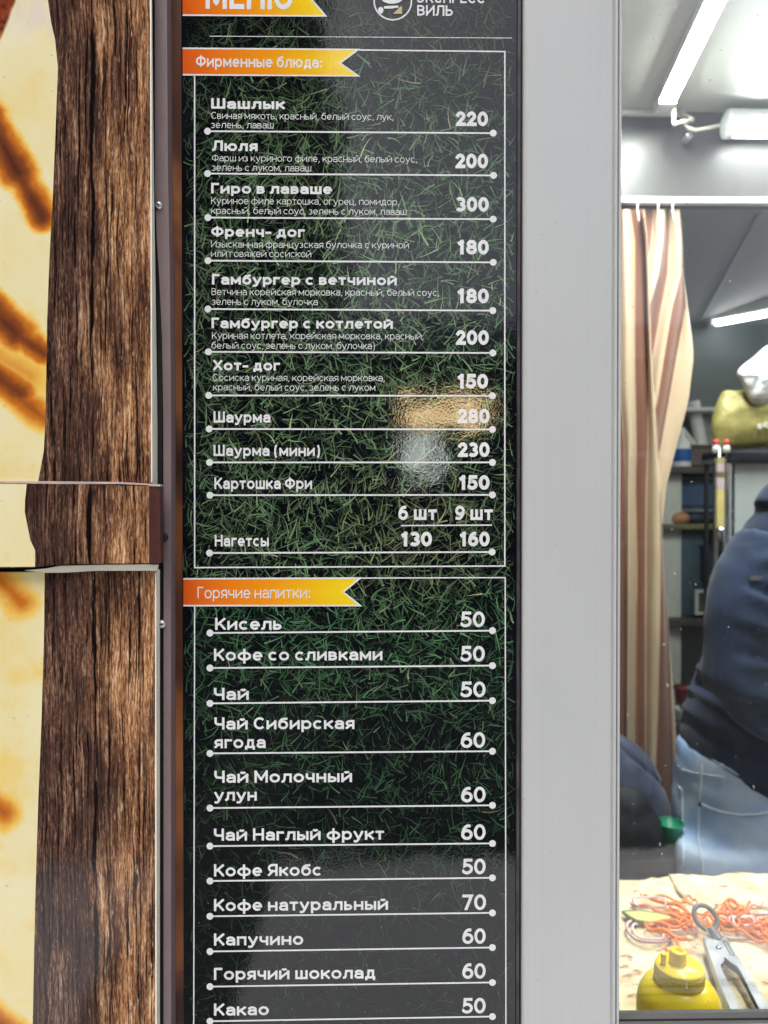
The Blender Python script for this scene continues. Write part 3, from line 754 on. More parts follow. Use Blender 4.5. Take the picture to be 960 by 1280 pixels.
# backing behind the posters: black sheet painting the gap's shade, brown corner strip, varnished strip
o = MB().box((P(LX, 640).x, -.006, 1.02), (P(206, 640).x, .0138, 1.96)).build('gap_shade_sheet', M_BLACK)
tag(o, 'black sheet standing for the shade in the gap behind the posters', 'board')
left = [(193.5, -70), (193.5, 235), (196, 300), (199, 345), (202.5, 420), (204, 520), (204.5, 700), (204.5, 1400)]
right = [(214, 1400), (213.5, 900), (214, 620), (213.5, 480), (212, 330), (210, 220), (208.5, 0), (208.5, -70)]
st_ = thing('corner_strip', 'bent matt brown metal strip screwed beside the posters', 'metal strip', (P(205, 640).x, 0, 1.02))
m = MB(); pl = poly_px(left + right, -.009)
nl = len(left)
for i in range(nl - 1):
    a, b = pl[i], pl[i + 1]; c, d = pl[len(pl) - 2 - i], pl[len(pl) - 1 - i]
    yy = -.009
    m.add([(a[0], yy, a[1]), (b[0], yy, b[1]), (c[0], yy, c[1]), (d[0], yy, d[1]),
           (a[0], yy + .0015, a[1]), (b[0], yy + .0015, b[1]), (c[0], .012, c[1]), (d[0], .012, d[1])],
          [(0, 1, 2, 3), (0, 4, 5, 1), (3, 2, 6, 7)])
m.build('strip', M_STRIPMETAL, st_)
for (px, py) in ((198.5, 257), (204.7, 672), (202.5, 780)):
    c = P(px, py, -.0095)
    s_ = MB().lathe([(.0, -.0022), (.0012, -.0022), (.0026, -.0016), (.0032, -.0004), (.0033, .002)], c, 20, 0, 'Y').build('screw', M_STEEL if py != 672 else M_BLACK, st_)
    MB().box((c.x - .0011, c.y - .0026, c.z - .0004), (c.x + .0011, c.y - .0021, c.z + .0004)).build('slot', M_BLACK, s_)
o = MB().box((P(206, 640).x, .004, 1.02), (P(227.6, 640).x, .0138, 1.96)).build('wood_strip', M_VARN)
tag(o, 'narrow glossy brown wood strip along the menu board edge', 'wood strip')

# ================================================================== inside the kiosk
def fuse(mb_, voxel, smooth=6, displace=None, ):
    """voxel union of the collected closed shapes, smoothed; returns (verts, faces)"""
    o = mb_.build('fuse_tmp', [], None)
    md = o.modifiers.new('r', 'REMESH'); md.mode = 'VOXEL'; md.voxel_size = voxel; md.use_smooth_shade = True
    if smooth:
        ms = o.modifiers.new('s', 'SMOOTH'); ms.iterations = smooth; ms.factor = .5
    dg = bpy.context.evaluated_depsgraph_get(); dg.update()
    me = bpy.data.meshes.new_from_object(o.evaluated_get(dg))
    me.update()
    V = [v.co.copy() for v in me.vertices]; NN = [v.normal.copy() for v in me.vertices]; F = [tuple(p.vertices) for p in me.polygons]
    bpy.data.objects.remove(o); bpy.data.meshes.remove(me)
    if displace: V = [v + n*displace(v, n) for v, n in zip(V, NN)]
    return V, F

def loft(m, rings, n=24, col=(1, 1, 1)):
    """rings: (centre, rx, ry, axis) ellipse with half-widths rx along (axis x Y) and ry along Y"""
    rr = []
    for c, rx, ry, ax in rings:
        ax = Vector(ax).normalized(); yv = Vector((0, 1, 0)); yv = (yv - ax*yv.dot(ax)).normalized(); xv = yv.cross(ax).normalized()
        rr.append([Vector(c) + xv*rx*math.cos(2*math.pi*k/n) + yv*ry*math.sin(2*math.pi*k/n) for k in range(n)])
    v = [q for r_ in rr for q in r_]; f = []
    for i in range(len(rr) - 1):
        for k in range(n): f.append((i*n + k, i*n + (k+1) % n, (i+1)*n + (k+1) % n, (i+1)*n + k))
    f.append(tuple(range(n - 1, -1, -1))); f.append(tuple(range((len(rr)-1)*n, len(rr)*n)))
    m.add(v, f, 0, col, True)

# ------------------------------------------------------------------ lamps
E_TUBE = emit('tube_light', (.96, 1.0, .95), TUBE)
M_LAMPW = basic('lamp_housing', (222, 224, 224), .35, var=.03)
ZC = P(480, 137, YB).z
lx0 = P(835, 158, 1.24); xl = .716
t = thing('ceiling_lamp', 'bright white tube lamp running along the ceiling towards the window', 'lamp', (xl, 1.0, ZC))
xat = lambda y: .697 - (1.19 - y)*.135
def skew(y0, y1, hw, z0, z1):
    m = MB(); m.box((-hw, y0, z0), (hw, y1, z1)); m.v = [(x + xat(y), y, z) for x, y, z in m.v]; return m
skew(.12, 1.255, .021, ZC - .030, ZC - .001).build('housing', M_LAMPW, t, .003)
v = []; nn_ = 10
for y in (.13, 1.192):
    for k_ in range(nn_ + 1):
        u = -1 + 2*k_/nn_; v.append((xat(y) + .0185*u, y, ZC - .0305 - .003*(1 - u*u)))
f = [(k_, k_ + 1, nn_ + 2 + k_, nn_ + 1 + k_) for k_ in range(nn_)]
m = MB(); m.add(v, f, 0, (1, 1, 1), False); m.build('tube', E_TUBE, t, recalc=False)
for y, l_ in ((.1215, .008), (1.1925, .044)): skew(y, y + l_, .0205, ZC - .037, ZC - .0302).build('end_cap', M_LAMPW, t, .001)
c0 = P(908, 155, 1.26)
t = thing('ceiling_lamp', 'short-ended white tube lamp lying crosswise under the bulkhead rail', 'lamp', c0)
m = MB(); m.tube([c0, c0 + Vector((.042, 0, 0))], [.034, .034], 24); m.tube([c0 + Vector((-.004, 0, 0)), c0 + Vector((.0, 0, 0))], [.026, .031], 24)
m.tube([c0 + Vector((.042, -.0, .0)), c0 + Vector((1.1, 0, 0))], .0335, 24); m.build('housing', M_LAMPW, t)
m = MB(); nn_ = 20
# emitting half facing down and to the room
v = []; f = []
for i, x in enumerate((c0.x + .045, c0.x + 1.09)):
    for k_ in range(nn_ + 1):
        a = math.pi*(1.06 + .38*k_/nn_); v.append((x - (.0 if i else .03*(k_/nn_)), c0.y + .036*math.cos(a), c0.z + .036*math.sin(a)))
f = [(k_, k_ + 1, nn_ + 2 + k_, nn_ + 1 + k_) for k_ in range(nn_)]
m.add(v, f, 0, (1, 1, 1), True); m.build('tube', emit('cross_tube_light', (.96, 1.0, .97), TUBE*1.1), t, recalc=False)
M_CABLE = basic('white_cable', (176, 174, 160), .45, var=.03)
t = thing('lamp_cable', 'white looped cable joining the two tube lamps', 'cable', P(850, 150, 1.25))
m = MB()
m.tube([P(*q) for q in ((899, 157, 1.25), (886, 160, 1.24), (868, 163, 1.24), (859, 160, 1.23), (856, 154, 1.23), (862, 150, 1.24), (866, 149, 1.25), (860, 146, 1.26), (850, 141, 1.27), (846, 137, 1.28))], .0045, 8)
m.tube([P(*q) for q in ((842, 156, 1.2), (850, 153, 1.2), (858, 151, 1.22), (866, 151, 1.24))], .004, 8)
m.tube([P(*q) for q in ((842, 155, 1.2), (842.5, 140, 1.21), (844, 128, 1.23), (846, 117, 1.25))], .004, 8, 0)
m.build('cable', M_CABLE, t)
c = P(861, 170, 1.26)
m = MB(); m.lathe([(0, -.006), (.007, -.006), (.009, -.002), (.009, .02)], c, 16, 0, 'Y'); m.build('cable_clip', M_STEEL, t)
c = P(842, 117, 1.24); m = MB(); m.lathe([(0, 0), (.012, 0), (.012, .004), (0, .004)], (c.x, c.y, ZC - .006), 16); m.build('ceiling_hook', M_ALUDARK, t)
c0 = P(896, 402, 2.56); c1 = P(965, 389, 2.28)
t = thing('wall_lamp', 'slim white tube lamp high on the dark rear wall', 'lamp', c0)
MB().tube([c0, c0 + (c1 - c0)*3.2], .018, 12).build('tube', emit('rear_tube_light', (1, 1, 1), 9.0), t)  # lamp tube lengthened forward to light the rear shelves
MB().tube([c0 + Vector((0, 0, .030)), c0 + (c1 - c0)*3.2 + Vector((0, 0, .030))], .032, 14).build('housing', M_LAMPW, t)  # added above the tube to keep its light off the ceiling
MB().box((c0.x - .03, c0.y - .01, c0.z - .015), (c0.x - .004, c0.y + .03, c0.z + .015)).build('end_cap', M_LAMPW, t, .004)

# ------------------------------------------------------------------ striped curtain
k = N('curtain_cloth'); at = k.n('ShaderNodeVertexColor', layer_name='Col'); co = k.coord()
wv = k.noise(k.mapping(co, (500, 500, 500)), 1, 2)
k.p(Base_Color=k.mix(.25, at.outputs[0], k.mix(wv, (.05, .03, .02), (.8, .7, .55)), 'SOFT_LIGHT'), Roughness=.75, Specular_IOR_Level=.2, Sheen_Weight=.2)
k.bump(wv, .15, .0005); M_CURT = k.m
CRM, BRN, CRM_SHADE = lin((196, 175, 150)), lin((124, 86, 74)), lin((180, 156, 122))  # the third colour paints shade into a receding cream fold
ct = thing('curtain', 'brown and cream striped curtain hanging from the white rail', 'curtain', P(810, 985, YB - .03))
def curtain_layer(ybase, cols, colours, depth):
    """cols: column edges as {photo y: x} tracks; the cloth bulges forward inside light stripes and folds back at the others"""
    ys = np.linspace(262, 1060, 60); m = MB(); sub = 6
    for ci in range(len(cols) - 1):
        ya = sorted(cols[ci]); yb_ = sorted(cols[ci + 1])
        xa = np.interp(ys, ya, [cols[ci][q] for q in ya]); xb = np.interp(ys, yb_, [cols[ci + 1][q] for q in yb_])
        g = []
        for yi, py in enumerate(ys):
            for s_ in range(sub + 1):
                u = s_/sub; x = xa[yi] + (xb[yi] - xa[yi])*u
                d = depth[ci][0] + (depth[ci + 1][0] - depth[ci][0])*(.5 - .5*math.cos(math.pi*u)) + depth[ci][1]*math.sin(math.pi*u)
                g.append(P(x, py, ybase + d + .004*noise.noise((x*.1, py*.012, 3))))
        nn = sub + 1
        for yi in range(len(ys) - 1):
            if max(xb[yi] - xa[yi], xb[yi+1] - xa[yi+1]) < .05: continue
            vs = []; fs = []
            for s_ in range(sub):
                b = len(vs); vs += [g[yi*nn + s_], g[yi*nn + s_ + 1], g[(yi+1)*nn + s_ + 1], g[(yi+1)*nn + s_]]
                fs.append((b + 3, b + 2, b + 1, b))
            m.add(vs, fs, 0, colours[ci], True)
    o = m.build('curtain_panel', M_CURT, ct, recalc='weld', color=True)
    return o
def tr(**kw): return {int(a[1:]): b for a, b in kw.items()}
front = [tr(y262=735), tr(y262=752), tr(y262=762), tr(y262=773, y500=775, y557=780, y607=781, y800=782),
         tr(y262=783, y300=786, y386=789, y448=791, y557=791, y607=789, y700=788, y800=787, y890=786, y1060=786),
         tr(y262=788, y300=794, y448=794, y557=796, y607=795, y700=797, y1060=797),
         tr(y262=802, y300=807, y386=809, y448=810, y557=809, y607=807, y700=806, y1060=806),
         tr(y262=805, y300=809, y386=812, y448=815, y500=819, y557=823, y607=826, y700=827, y800=825, y890=822.5, y985=819, y1060=816),
         tr(y262=805.5, y300=809.3, y448=815.2, y557=823.2, y650=827.5, y700=829, y800=836, y890=839, y985=843, y1060=846),
         tr(y262=805.7, y448=815.4, y557=823.4, y700=829.3, y780=835.5, y800=836.5, y890=843.5, y985=849, y1060=853)]
curtain_layer(YB - .05, front, [CRM, BRN, BRN, CRM, CRM_SHADE, BRN, CRM, BRN, CRM],
              [(0, -.01), (.01, -.01), (-.01, 0), (.015, -.012), (0, .012), (.04, -.005), (.035, -.02), (.0, -.012), (.02, -.01), (.03, 0)])
back = [tr(y262=800, y448=770, y700=760), tr(y262=816, y300=814, y345=806, y386=795, y448=780, y700=770),
        tr(y262=831, y300=829, y345=823, y386=811, y448=795, y700=780), tr(y262=836, y300=836, y345=834, y386=826, y448=815, y500=806, y700=790),
        tr(y262=849, y300=852, y345=851, y386=840, y448=830, y500=822, y557=812, y700=795), tr(y262=849.5, y300=852.5, y345=854, y386=857, y448=845, y500=836, y557=826, y607=815, y700=806),
        tr(y262=850, y300=853, y345=854.5, y386=860, y430=866, y448=867, y480=863, y500=861, y557=846, y607=833, y650=828.5, y700=822, y760=812)]
for q in back: q[1060] = q[max(q)] - 4
curtain_layer(YB - .004, back, [BRN, CRM, BRN, CRM, BRN, CRM], [(.02, 0), (.02, -.01), (.0, .01), (.03, -.005), (.0, -.012), (.02, -.01), (.01, 0)])
for x in (798, 824, 842):
    m = MB(); m.tube([P(x - 1, 250, YB - .03), P(x - 1.5, 262, YB - .03), P(x + 1, 276, YB - .03)], .0016, 6); m.build('curtain_hook', M_LAMPW, ct)

# ------------------------------------------------------------------ counter, flatbread and what lies on it
ZT = .92
cn = thing('counter', 'steel topped serving counter behind the window', 'counter', (.7, .35, 0))
MB().box((-.30, .075, ZT - .045), (1.9, .568, ZT - .006)).build('worktop', basic('counter_steel', (176, 176, 172), .35, metal=.6), cn, .004)
MB().box((-.28, .10, .03), (1.88, .55, ZT - .046)).build('cabinet', M_INT, cn)
k = N('flatbread'); co = k.coord()
n1 = k.noise(co, 26, 5, .6); n2 = k.noise(k.mapping(co, (1, 1.5, 1), (3, 0, 0)), 42, 3, .5); n3 = k.noise(co, 160, 3)
c = k.ramp(n1, [(.3, lin((220, 212, 190))), (.5, lin((215, 199, 162))), (.7, lin((200, 174, 126)))])
c = k.mix(k.math('MULTIPLY', k.smooth(n2, .56, .66), .8), c, lin((186, 128, 66)))
c = k.mix(k.math('MULTIPLY', k.smooth(n2, .63, .71), .8), c, lin((98, 58, 32)))
c = k.mix(k.math('MULTIPLY', n3, .2), c, lin((245, 236, 210)))
k.p(Base_Color=c, Roughness=.7, Specular_IOR_Level=.25); k.bump(k.math('ADD', n1, k.math('MULTIPLY', n3, .3)), .5, .004)
M_BREAD = k.m
def on(px, py, z=ZT):
    """point of the level z on the sight line of a photo pixel"""
    d = CM @ Vector(((px - 480)/FPX, (640 - py)/FPX, -1.0)); return CAM + d*((z - CAM.z)/d.z)
def bread(label, x0, x1, y0, y1, z, seed, edge):
    nx, ny = 70, 40; v = []
    for j in range(ny + 1):
        for i in range(nx + 1):
            u, q = i/nx, j/ny
            x = x0 + (x1 - x0)*u; y = y0 + (y1 - y0)*q
            y += edge*noise.noise((x*14, seed, q*2)) * q; x += .008*noise.noise((y*18, seed + 5, 0))
            hz = .006*noise.noise((x*22, y*22, seed)) + .0035*noise.noise((x*60, y*60, seed)) + .006
            v.append((x, y, z + max(0.0005, hz)))
    f = [(j*(nx+1) + i, j*(nx+1) + i + 1, (j+1)*(nx+1) + i + 1, (j+1)*(nx+1) + i) for j in range(ny) for i in range(nx)]
    o = mesh_object('flatbread', v, f, M_BREAD)
    sdm = o.modifiers.new('thickness', 'SOLIDIFY'); sdm.thickness = .003
    return tag(o, label, 'flatbread')
bread('large pale flatbread with brown blisters spread on the counter', .20, 1.0, .10, .575, ZT, 1.0, .012)
bread('second flatbread sheet overlapping the far right of the large one', .455, 1.05, .42, .578, ZT + .002, 9.0, .010)
M_CARROT = basic('carrot', (255, 132, 36), .45, var=.18, vscale=60); M_CARROT.node_tree.nodes['Principled BSDF'].inputs['Subsurface Weight'].default_value = .1
M_ONION = basic('onion', (226, 205, 205), .35, var=.08); M_ONIONR = basic('onion_skin', (150, 92, 120), .4, var=.15)
M_CUKE = basic('pickle', (196, 192, 120), .4, var=.12, vscale=50); M_CUKES = basic('pickle_skin', (104, 112, 48), .4, var=.2)
def strip_(px_pts, zoff, wid):
    pts = [on(a, b, ZT + .012 + zoff) for a, b in px_pts]
    # smooth the polyline
    for _ in range(2):
        q = [pts[0]]
        for a, b in zip(pts[:-1], pts[1:]): q += [a*.75 + b*.25, a*.25 + b*.75]
        q.append(pts[-1]); pts = q
    h = [.003*math.sin(i*.9 + px_pts[0][0]) for i in range(len(pts))]
    pts = [p + Vector((0, 0, max(-.002, e))) for p, e in zip(pts, h)]
    m = MB(); m.tube(pts, [wid*(.55 + .45*math.sin(math.pi*(i + .6)/(len(pts) + .2))) for i in range(len(pts))], 6)
    o = m.build('carrot_strip', M_CARROT)
    return tag(o, 'thin curled orange carrot strip in the heap on the flatbread', 'carrot strip', 'shredded carrot strips on the flatbread')
main = [((800, 1119), (822, 1121), (846, 1124), (862, 1132)), ((788, 1129), (806, 1134), (828, 1139), (850, 1140)), ((805, 1121), (835, 1128), (858, 1138), (872, 1146)),
        ((842, 1132), (852, 1126), (862, 1120), (868, 1124), (872, 1130)), ((806, 1156), (826, 1152), (848, 1154), (866, 1152)), ((806, 1158), (822, 1163), (842, 1168), (862, 1178)),
        ((808, 1160), (828, 1166), (842, 1170), (848, 1184)), ((850, 1186), (846, 1176), (838, 1168), (836, 1160)), ((820, 1140), (842, 1146), (862, 1150), (874, 1156)),
        ((836, 1136), (856, 1142), (876, 1150)), ((815, 1153), (835, 1158), (856, 1157)), ((830, 1188), (842, 1190), (851, 1188)),
        ((893, 1133), (905, 1128), (915, 1124), (926, 1132), (922, 1140)), ((896, 1138), (912, 1132), (922, 1134), (932, 1144)), ((890, 1142), (908, 1144), (928, 1148), (946, 1152)),
        ((898, 1150), (914, 1150), (932, 1155), (950, 1158)), ((905, 1130), (918, 1142), (912, 1152), (900, 1156)), ((910, 1126), (922, 1128), (928, 1136), (918, 1142), (908, 1136)),
        ((920, 1150), (938, 1160), (950, 1168), (965, 1172)), ((930, 1146), (948, 1152), (962, 1160)), ((938, 1158), (950, 1160), (962, 1154)), ((942, 1166), (956, 1172), (968, 1180)),
        ((900, 1160), (920, 1162), (940, 1172), (960, 1180)), ((948, 1150), (958, 1158), (962, 1170)), ((884, 1134), (898, 1146), (918, 1158)), ((928, 1162), (944, 1168), (962, 1166))]
q = 0
for px_pts in main:
    strip_(px_pts, .0012*(q % 6), .0018 + .0005*(q % 3)); q += 1
for _ in range(44):    # the tangle between the hand-laid strips
    cx, cy = random.choice([(850, 1140), (840, 1155), (872, 1148), (910, 1142), (925, 1150), (948, 1162), (895, 1150), (935, 1155)])
    cx += random.gauss(0, 10); cy += random.gauss(0, 4); a = random.gauss(.25, .5); pts = []
    for i in range(4):
        pts.append((cx, cy)); cx += 11*math.cos(a); cy += 7*math.sin(a); a += random.gauss(0, .5)
    if min(p[0] for p in pts) < 786: continue
    strip_(pts, .0011*(q % 12), .0013 + .0006*random.random()); q += 1
def onion(label, px, py, rx, ry, z, rings=2, tilt=0):
    c = on(px, py, ZT + z); t = thing('onion_slice', label, 'onion slice', c)
    m = MB(); sc_ = (c - CAM).length/FPX
    for i in range(rings):
        r_ = 1 - .28*i
        m.tube([c + Vector((rx*r_*sc_*math.cos(a), ry*1.7*r_*sc_*math.sin(a), tilt*math.sin(a)*sc_*ry + .0015*math.sin(3*a))) for a in np.linspace(0, 2*math.pi, 28)[:-1]], .0017, 8, closed=True)
    m.build('flesh', M_ONION, t)
    m = MB(); m.tube([c + Vector((rx*1.03*sc_*math.cos(a), ry*1.75*sc_*math.sin(a), tilt*math.sin(a)*sc_*ry + .0008 + .0015*math.sin(3*a))) for a in np.linspace(0, 2*math.pi, 28)[:-1]], .0011, 6, closed=True)
    m.build('skin', M_ONIONR, t)
onion('purple rimmed onion ring lowest left, beside the yellow bottle cap', 810, 1164, 21, 13, .012, 2)
onion('thin onion ring among carrot strips at the upper left of the heap', 812, 1128, 17, 5, .016, 1, .4)
onion('onion ring left of the tongs ring, half under carrot strips', 852, 1160, 16, 4, .014, 1, .2)
onion('onion ring under the tangled carrot strips right of the tongs', 930, 1152, 15, 5, .02, 2, .3)
onion('pale onion ring at the far right edge behind the carrot heap', 950, 1138, 15, 6, .013, 2)
onion('large thin onion ring lying right of the tongs handle', 926, 1166, 22, 8, .011, 1)
c = [(779, 1139), (800, 1138), (822, 1141), (842, 1146), (832, 1151), (812, 1153), (796, 1150), (786, 1145)]
t = thing('pickle_slice', 'long greenish pickle slice left of the carrot heap', 'pickle slice', on(812, 1146))
pp_ = [on(a, b, ZT + .0155) for a, b in c]; m = MB(); n = len(pp_)
m.add([tuple(p) for p in pp_] + [(p.x, p.y, p.z - .004) for p in pp_], [tuple(range(n)), tuple(range(2*n-1, n-1, -1))] + [(i, (i+1) % n, (i+1) % n + n, i + n) for i in range(n)])
m.build('flesh', M_CUKE, t, .001)
m = MB(); m.tube([p + Vector((0, 0, -.002)) for p in pp_], .0028, 6, closed=True); m.build('skin', M_CUKES, t)

# ------------------------------------------------------------------ yellow sauce bottle
k = N('yellow_plastic'); k.p(Base_Color=k.ramp(k.noise(k.coord(), 30, 2), [(.3, lin((255, 220, 10))), (.7, lin((255, 228, 24)))]), Roughness=.28, Specular_IOR_Level=.5)
tl = k.n('ShaderNodeBsdfTranslucent'); tl.inputs[0].default_value = (*lin((255, 214, 20)), 1)
mx = k.n('ShaderNodeMixShader', i_0=.10); k.set(mx.inputs[1], k.b.outputs[0]); k.set(mx.inputs[2], tl.outputs[0]); k.t.links.new(mx.outputs[0], k.out.inputs[0])
M_YEL = k.m
BY = .105; sh = P(849, 1222, BY)      # shoulder height on its axis
bt = thing('sauce_bottle', 'squat yellow plastic sauce bottle with ribbed cap', 'bottle', (sh.x, BY, ZT))
hz = sh.z - ZT
m = MB(); m.lathe([(0, .0), (.030, .0), (.036, .004), (.0368, .02), (.0368, hz - .030), (.0366, hz - .024), (.0350, hz - .016), (.0305, hz - .008), (.0245, hz - .003), (.0205, hz - .0015), (.0, hz - .0015)], (sh.x, BY, ZT), 64)
m.build('body', M_YEL, bt)
cp = MB(); cp.lathe([(.0215, -.004), (.0216, .0), (.0208, .010), (.0200, .0115), (.0, .0118)], (sh.x, BY, ZT + hz), 64)
cap_ = cp.build('cap', M_YEL, bt)
m = MB()
for i in range(70):
    a = 2*math.pi*i/70; m.box((-.0003, -.0003, 0), (.0003, .0003, .0072))
    for j in range(8):
        x, y, z = m.v[-8 + j]; m.v[-8 + j] = (sh.x + .0212*math.cos(a) + x, BY + .0212*math.sin(a) + y, ZT + hz + .0005 + z)
m.build('rib', M_YEL, cap_)
m = MB(); m.lathe([(.0078, 0), (.0072, .010), (.0064, .011), (.0045, .0112), (.0042, .0085), (0, .0085)], (sh.x + .0005, BY + .004, ZT + hz + .0115), 40); m.build('spout', M_YEL, cap_)
m = MB(); m.box((sh.x - .0155, BY + .000, ZT + hz + .0112), (sh.x - .0115, BY + .004, ZT + hz + .021)); m.build('lug', M_YEL, cap_, .0008)

# ------------------------------------------------------------------ tongs lying on the flatbread
tg = thing('tongs', 'silver kitchen tongs with a grey pull ring lying on the flatbread', 'tongs', on(905, 1190))
ZG = ZT + .030
ring_c = on(882, 1147, ZG + .012)
d_ = (on(936, 1258, ZG) - on(893, 1170, ZG)); L_ = d_.length; ux = d_.normalized(); uy = Vector((0, 0, 1)).cross(ux).normalized(); uz = Vector((0, 0, 1))
o_ = on(893, 1170, ZG); 
def tp(s_, t_, h=0): return o_ + ux*s_ + uy*t_ + uz*h
def arm(h0, flip, pitch=0):
    m = MB(); TL = L_ + .12; hw0, hw1 = .0138, .0205
    # channel with an arched cut-out: face split into two rails beyond the arch
    S = np.linspace(0, TL, 30); a0 = .052
    topl, topr, inl, inr = [], [], [], []
    for s_ in S:
        hw = hw0 + (hw1 - hw0)*min(1, s_/.1); cut = 0 if s_ < a0 else min(.0105, .0105*math.sqrt(max(0, 1 - (1 - min(1, (s_ - a0)/.016))**2)))
        hh = h0 + pitch*s_
        topl.append(tp(s_, hw, hh)); topr.append(tp(s_, -hw, hh)); inl.append(tp(s_, cut, hh)); inr.append(tp(s_, -cut, hh))
    th = -.0012; dp = -.013*flip
    def band(A, B):
        n = len(A); v = [tuple(p) for p in A] + [tuple(p) for p in B] + [tuple(p + uz*th) for p in A] + [tuple(p + uz*th) for p in B]; f = []
        for i in range(n - 1):
            f += [(i, i+1, n+i+1, n+i), (2*n+i, 3*n+i, 3*n+i+1, 2*n+i+1), (i, 2*n+i, 2*n+i+1, i+1), (n+i, n+i+1, 3*n+i+1, 3*n+i)]
        m.add(v, f)
    band(topl, inl); band(inr, topr)
    for E in (topl, topr):
        n = len(E); sgn = 1 if E is topl else -1
        v = [tuple(p) for p in E] + [tuple(p + uz*dp) for p in E] + [tuple(p - uy*sgn*.0012) for p in E] + [tuple(p + uz*dp - uy*sgn*.0012) for p in E]
        m.add(v, [q for i in range(n - 1) for q in ((i, i+1, n+i+1, n+i), (2*n+i, 3*n+i, 3*n+i+1, 2*n+i+1), (n+i, n+i+1, 3*n+i+1, 3*n+i))])
    return m
a1 = arm(0, 1).build('arm', M_STEEL, tg)
arm(-.009, -.3, 0).build('arm', M_STEEL, tg)
m = MB()
for s_, t_ in ((.018, .0085), (.026, .0085), (.034, .0085), (.042, .0085)): m.box((-.0006, -.0006, 0), (.0006, .0006, .0003)); 
m = MB(); m.lathe([(0, .0022), (.002, .002), (.0034, .0008), (.0036, 0)], tp(.026, -.002, .0002), 20); m.build('rivet', M_CHROME, a1)
m = MB()
sl = [tp(.010, .0115, .0003), tp(.040, .0125, .0003), tp(.040, .0085, .0003), tp(.010, .0075, .0003)]
m.tube(sl, .0006, 6, closed=True); m.build('slot', M_ALUDARK, a1)
M_GREYP = basic('grey_plastic', (112, 116, 118), .4, var=.06)
m = MB(); s2 = (ring_c - CAM).length/FPX
e1 = Vector((1, 0, 0)); e2 = Vector((0, .62, .78))
m.tube([ring_c + (e1*math.cos(a)*11.2 + e2*math.sin(a)*11.5 + e1*-.2*math.sin(a)*8)*s2 for a in np.linspace(0, 2*math.pi, 41)[:-1]], .0030, 14, closed=True)
m.build('pull_ring', M_GREYP, tg)
m = MB(); m.tube([on(887, 1160, ZG + .006), tp(.002, .002, -.004)], [.006, .0085], 12); m.build('hinge', M_CHROME, tg)

# ------------------------------------------------------------------ heated cabinet behind the man, packet and bag on it
YD = 1.32
dc = thing('heated_cabinet', 'black topped glass heated cabinet with chrome corner posts behind the man', 'cabinet', P(1000, 700, YD))
dc['_loc'] = list(dc.location)
a = P(906, 560, YD); b = P(906, 579, YD); xr = a.x + .62
M_DARKTOP = basic('black_enamel', (24, 28, 34), .35, var=.15)
MB().box((a.x, YD, b.z), (xr, YD + .14, a.z - .004)).build('top', M_DARKTOP, dc, .008)
zb2 = .95
for (x, y) in ((P(913, 600, YD).x, YD + .02), (xr - .03, YD + .02), (xr - .03, YD + .09), (P(918, 600, YD).x, YD + .09)):
    MB().tube([(x, y, zb2), (x, y, b.z)], .0125, 16).build('post', M_CHROME, dc)
MB().box((P(921, 600, YD).x, YD + .05, zb2), (P(926, 600, YD).x, YD + .08, b.z)).build('side_panel', M_DARKTOP, dc)
MB().box((P(926, 600, YD).x, YD + .03, zb2), (xr - .045, YD + .036, b.z)).build('front_panel', basic('cabinet_glass', (178, 186, 184), .18, var=.05), dc)
MB().box((a.x, YD, zb2 - .04), (xr, YD + .14, zb2)).build('base', M_DARKTOP, dc, .006)
MB().box((a.x + .02, YD + .02, .03), (xr - .02, YD + .13, zb2 - .04)).build('stand', M_REARW, dc)
# gold packet: pillow pouch
k = N('gold_foil'); co = k.coord(); n1 = k.noise(co, 30, 3)
k.p(Base_Color=k.ramp(n1, [(.3, lin((146, 138, 80))), (.7, lin((182, 172, 106)))]), Metallic=.12, Roughness=.42); k.bump(k.noise(co, 45, 3, .5, 1.5), .35, .006); M_GOLD = k.m
pk = thing('foil_packet', 'crinkled gold foil packet lying on the black cabinet top', 'packet', P(960, 560, YD + .06))
nx, ny = 40, 22; v = []; f = []
p00, p10, p01 = P(899, 562, YD + .04), P(1030, 553, YD + .04), P(903, 487, YD + .04)
for side in (1, -1):
    for j in range(ny + 1):
        for i in range(nx + 1):
            u, q = i/nx, j/ny
            left = .02*math.sin(math.pi*q) ; p = p00 + (p10 - p00)*u + Vector((0, 0, (p01.z - p00.z)*q*(1 - .03*math.sin(math.pi*u)))) + Vector((-left*(1 - u) + .018*q*(1 - u), 0, 0))
            bul = .048*(max(0, math.sin(math.pi*u))*max(0, math.sin(math.pi*q)))**.38 + .006*noise.noise((u*7, q*5, side))*math.sin(math.pi*u)
            v.append((p.x, p.y - side*bul + .02, p.z + .0025*noise.noise((u*9, q*4, 4))))
M1 = (nx + 1)*(ny + 1)
for sd_ in range(2):
    for j in range(ny):
        for i in range(nx):
            a_ = sd_*M1 + j*(nx+1) + i; f.append((a_, a_+1, a_+nx+2, a_+nx+1))
m = MB(); m.add(v, f, 0, (1, 1, 1), True); m.build('pouch', M_GOLD, pk, recalc='weld')
lp = P(946, 536, YD - .02)
m = MB()
for cx_ in (950, 957.5):
    m.tube([P(cx_ + 2.6*math.cos(a), 533 - (2 if cx_ > 952 else 0) + 2.8*math.sin(a), YD + .004) for a in np.linspace(.3, 5.6, 14)], .0016, 6)
    m.tube([P(cx_ - 2.4, 533.5 - (2 if cx_ > 952 else 0), YD + .004), P(cx_ + 2.6, 532 - (2 if cx_ > 952 else 0), YD + .004)], .0012, 6)
m.build('printed_letters', M_TRIMW, pk)
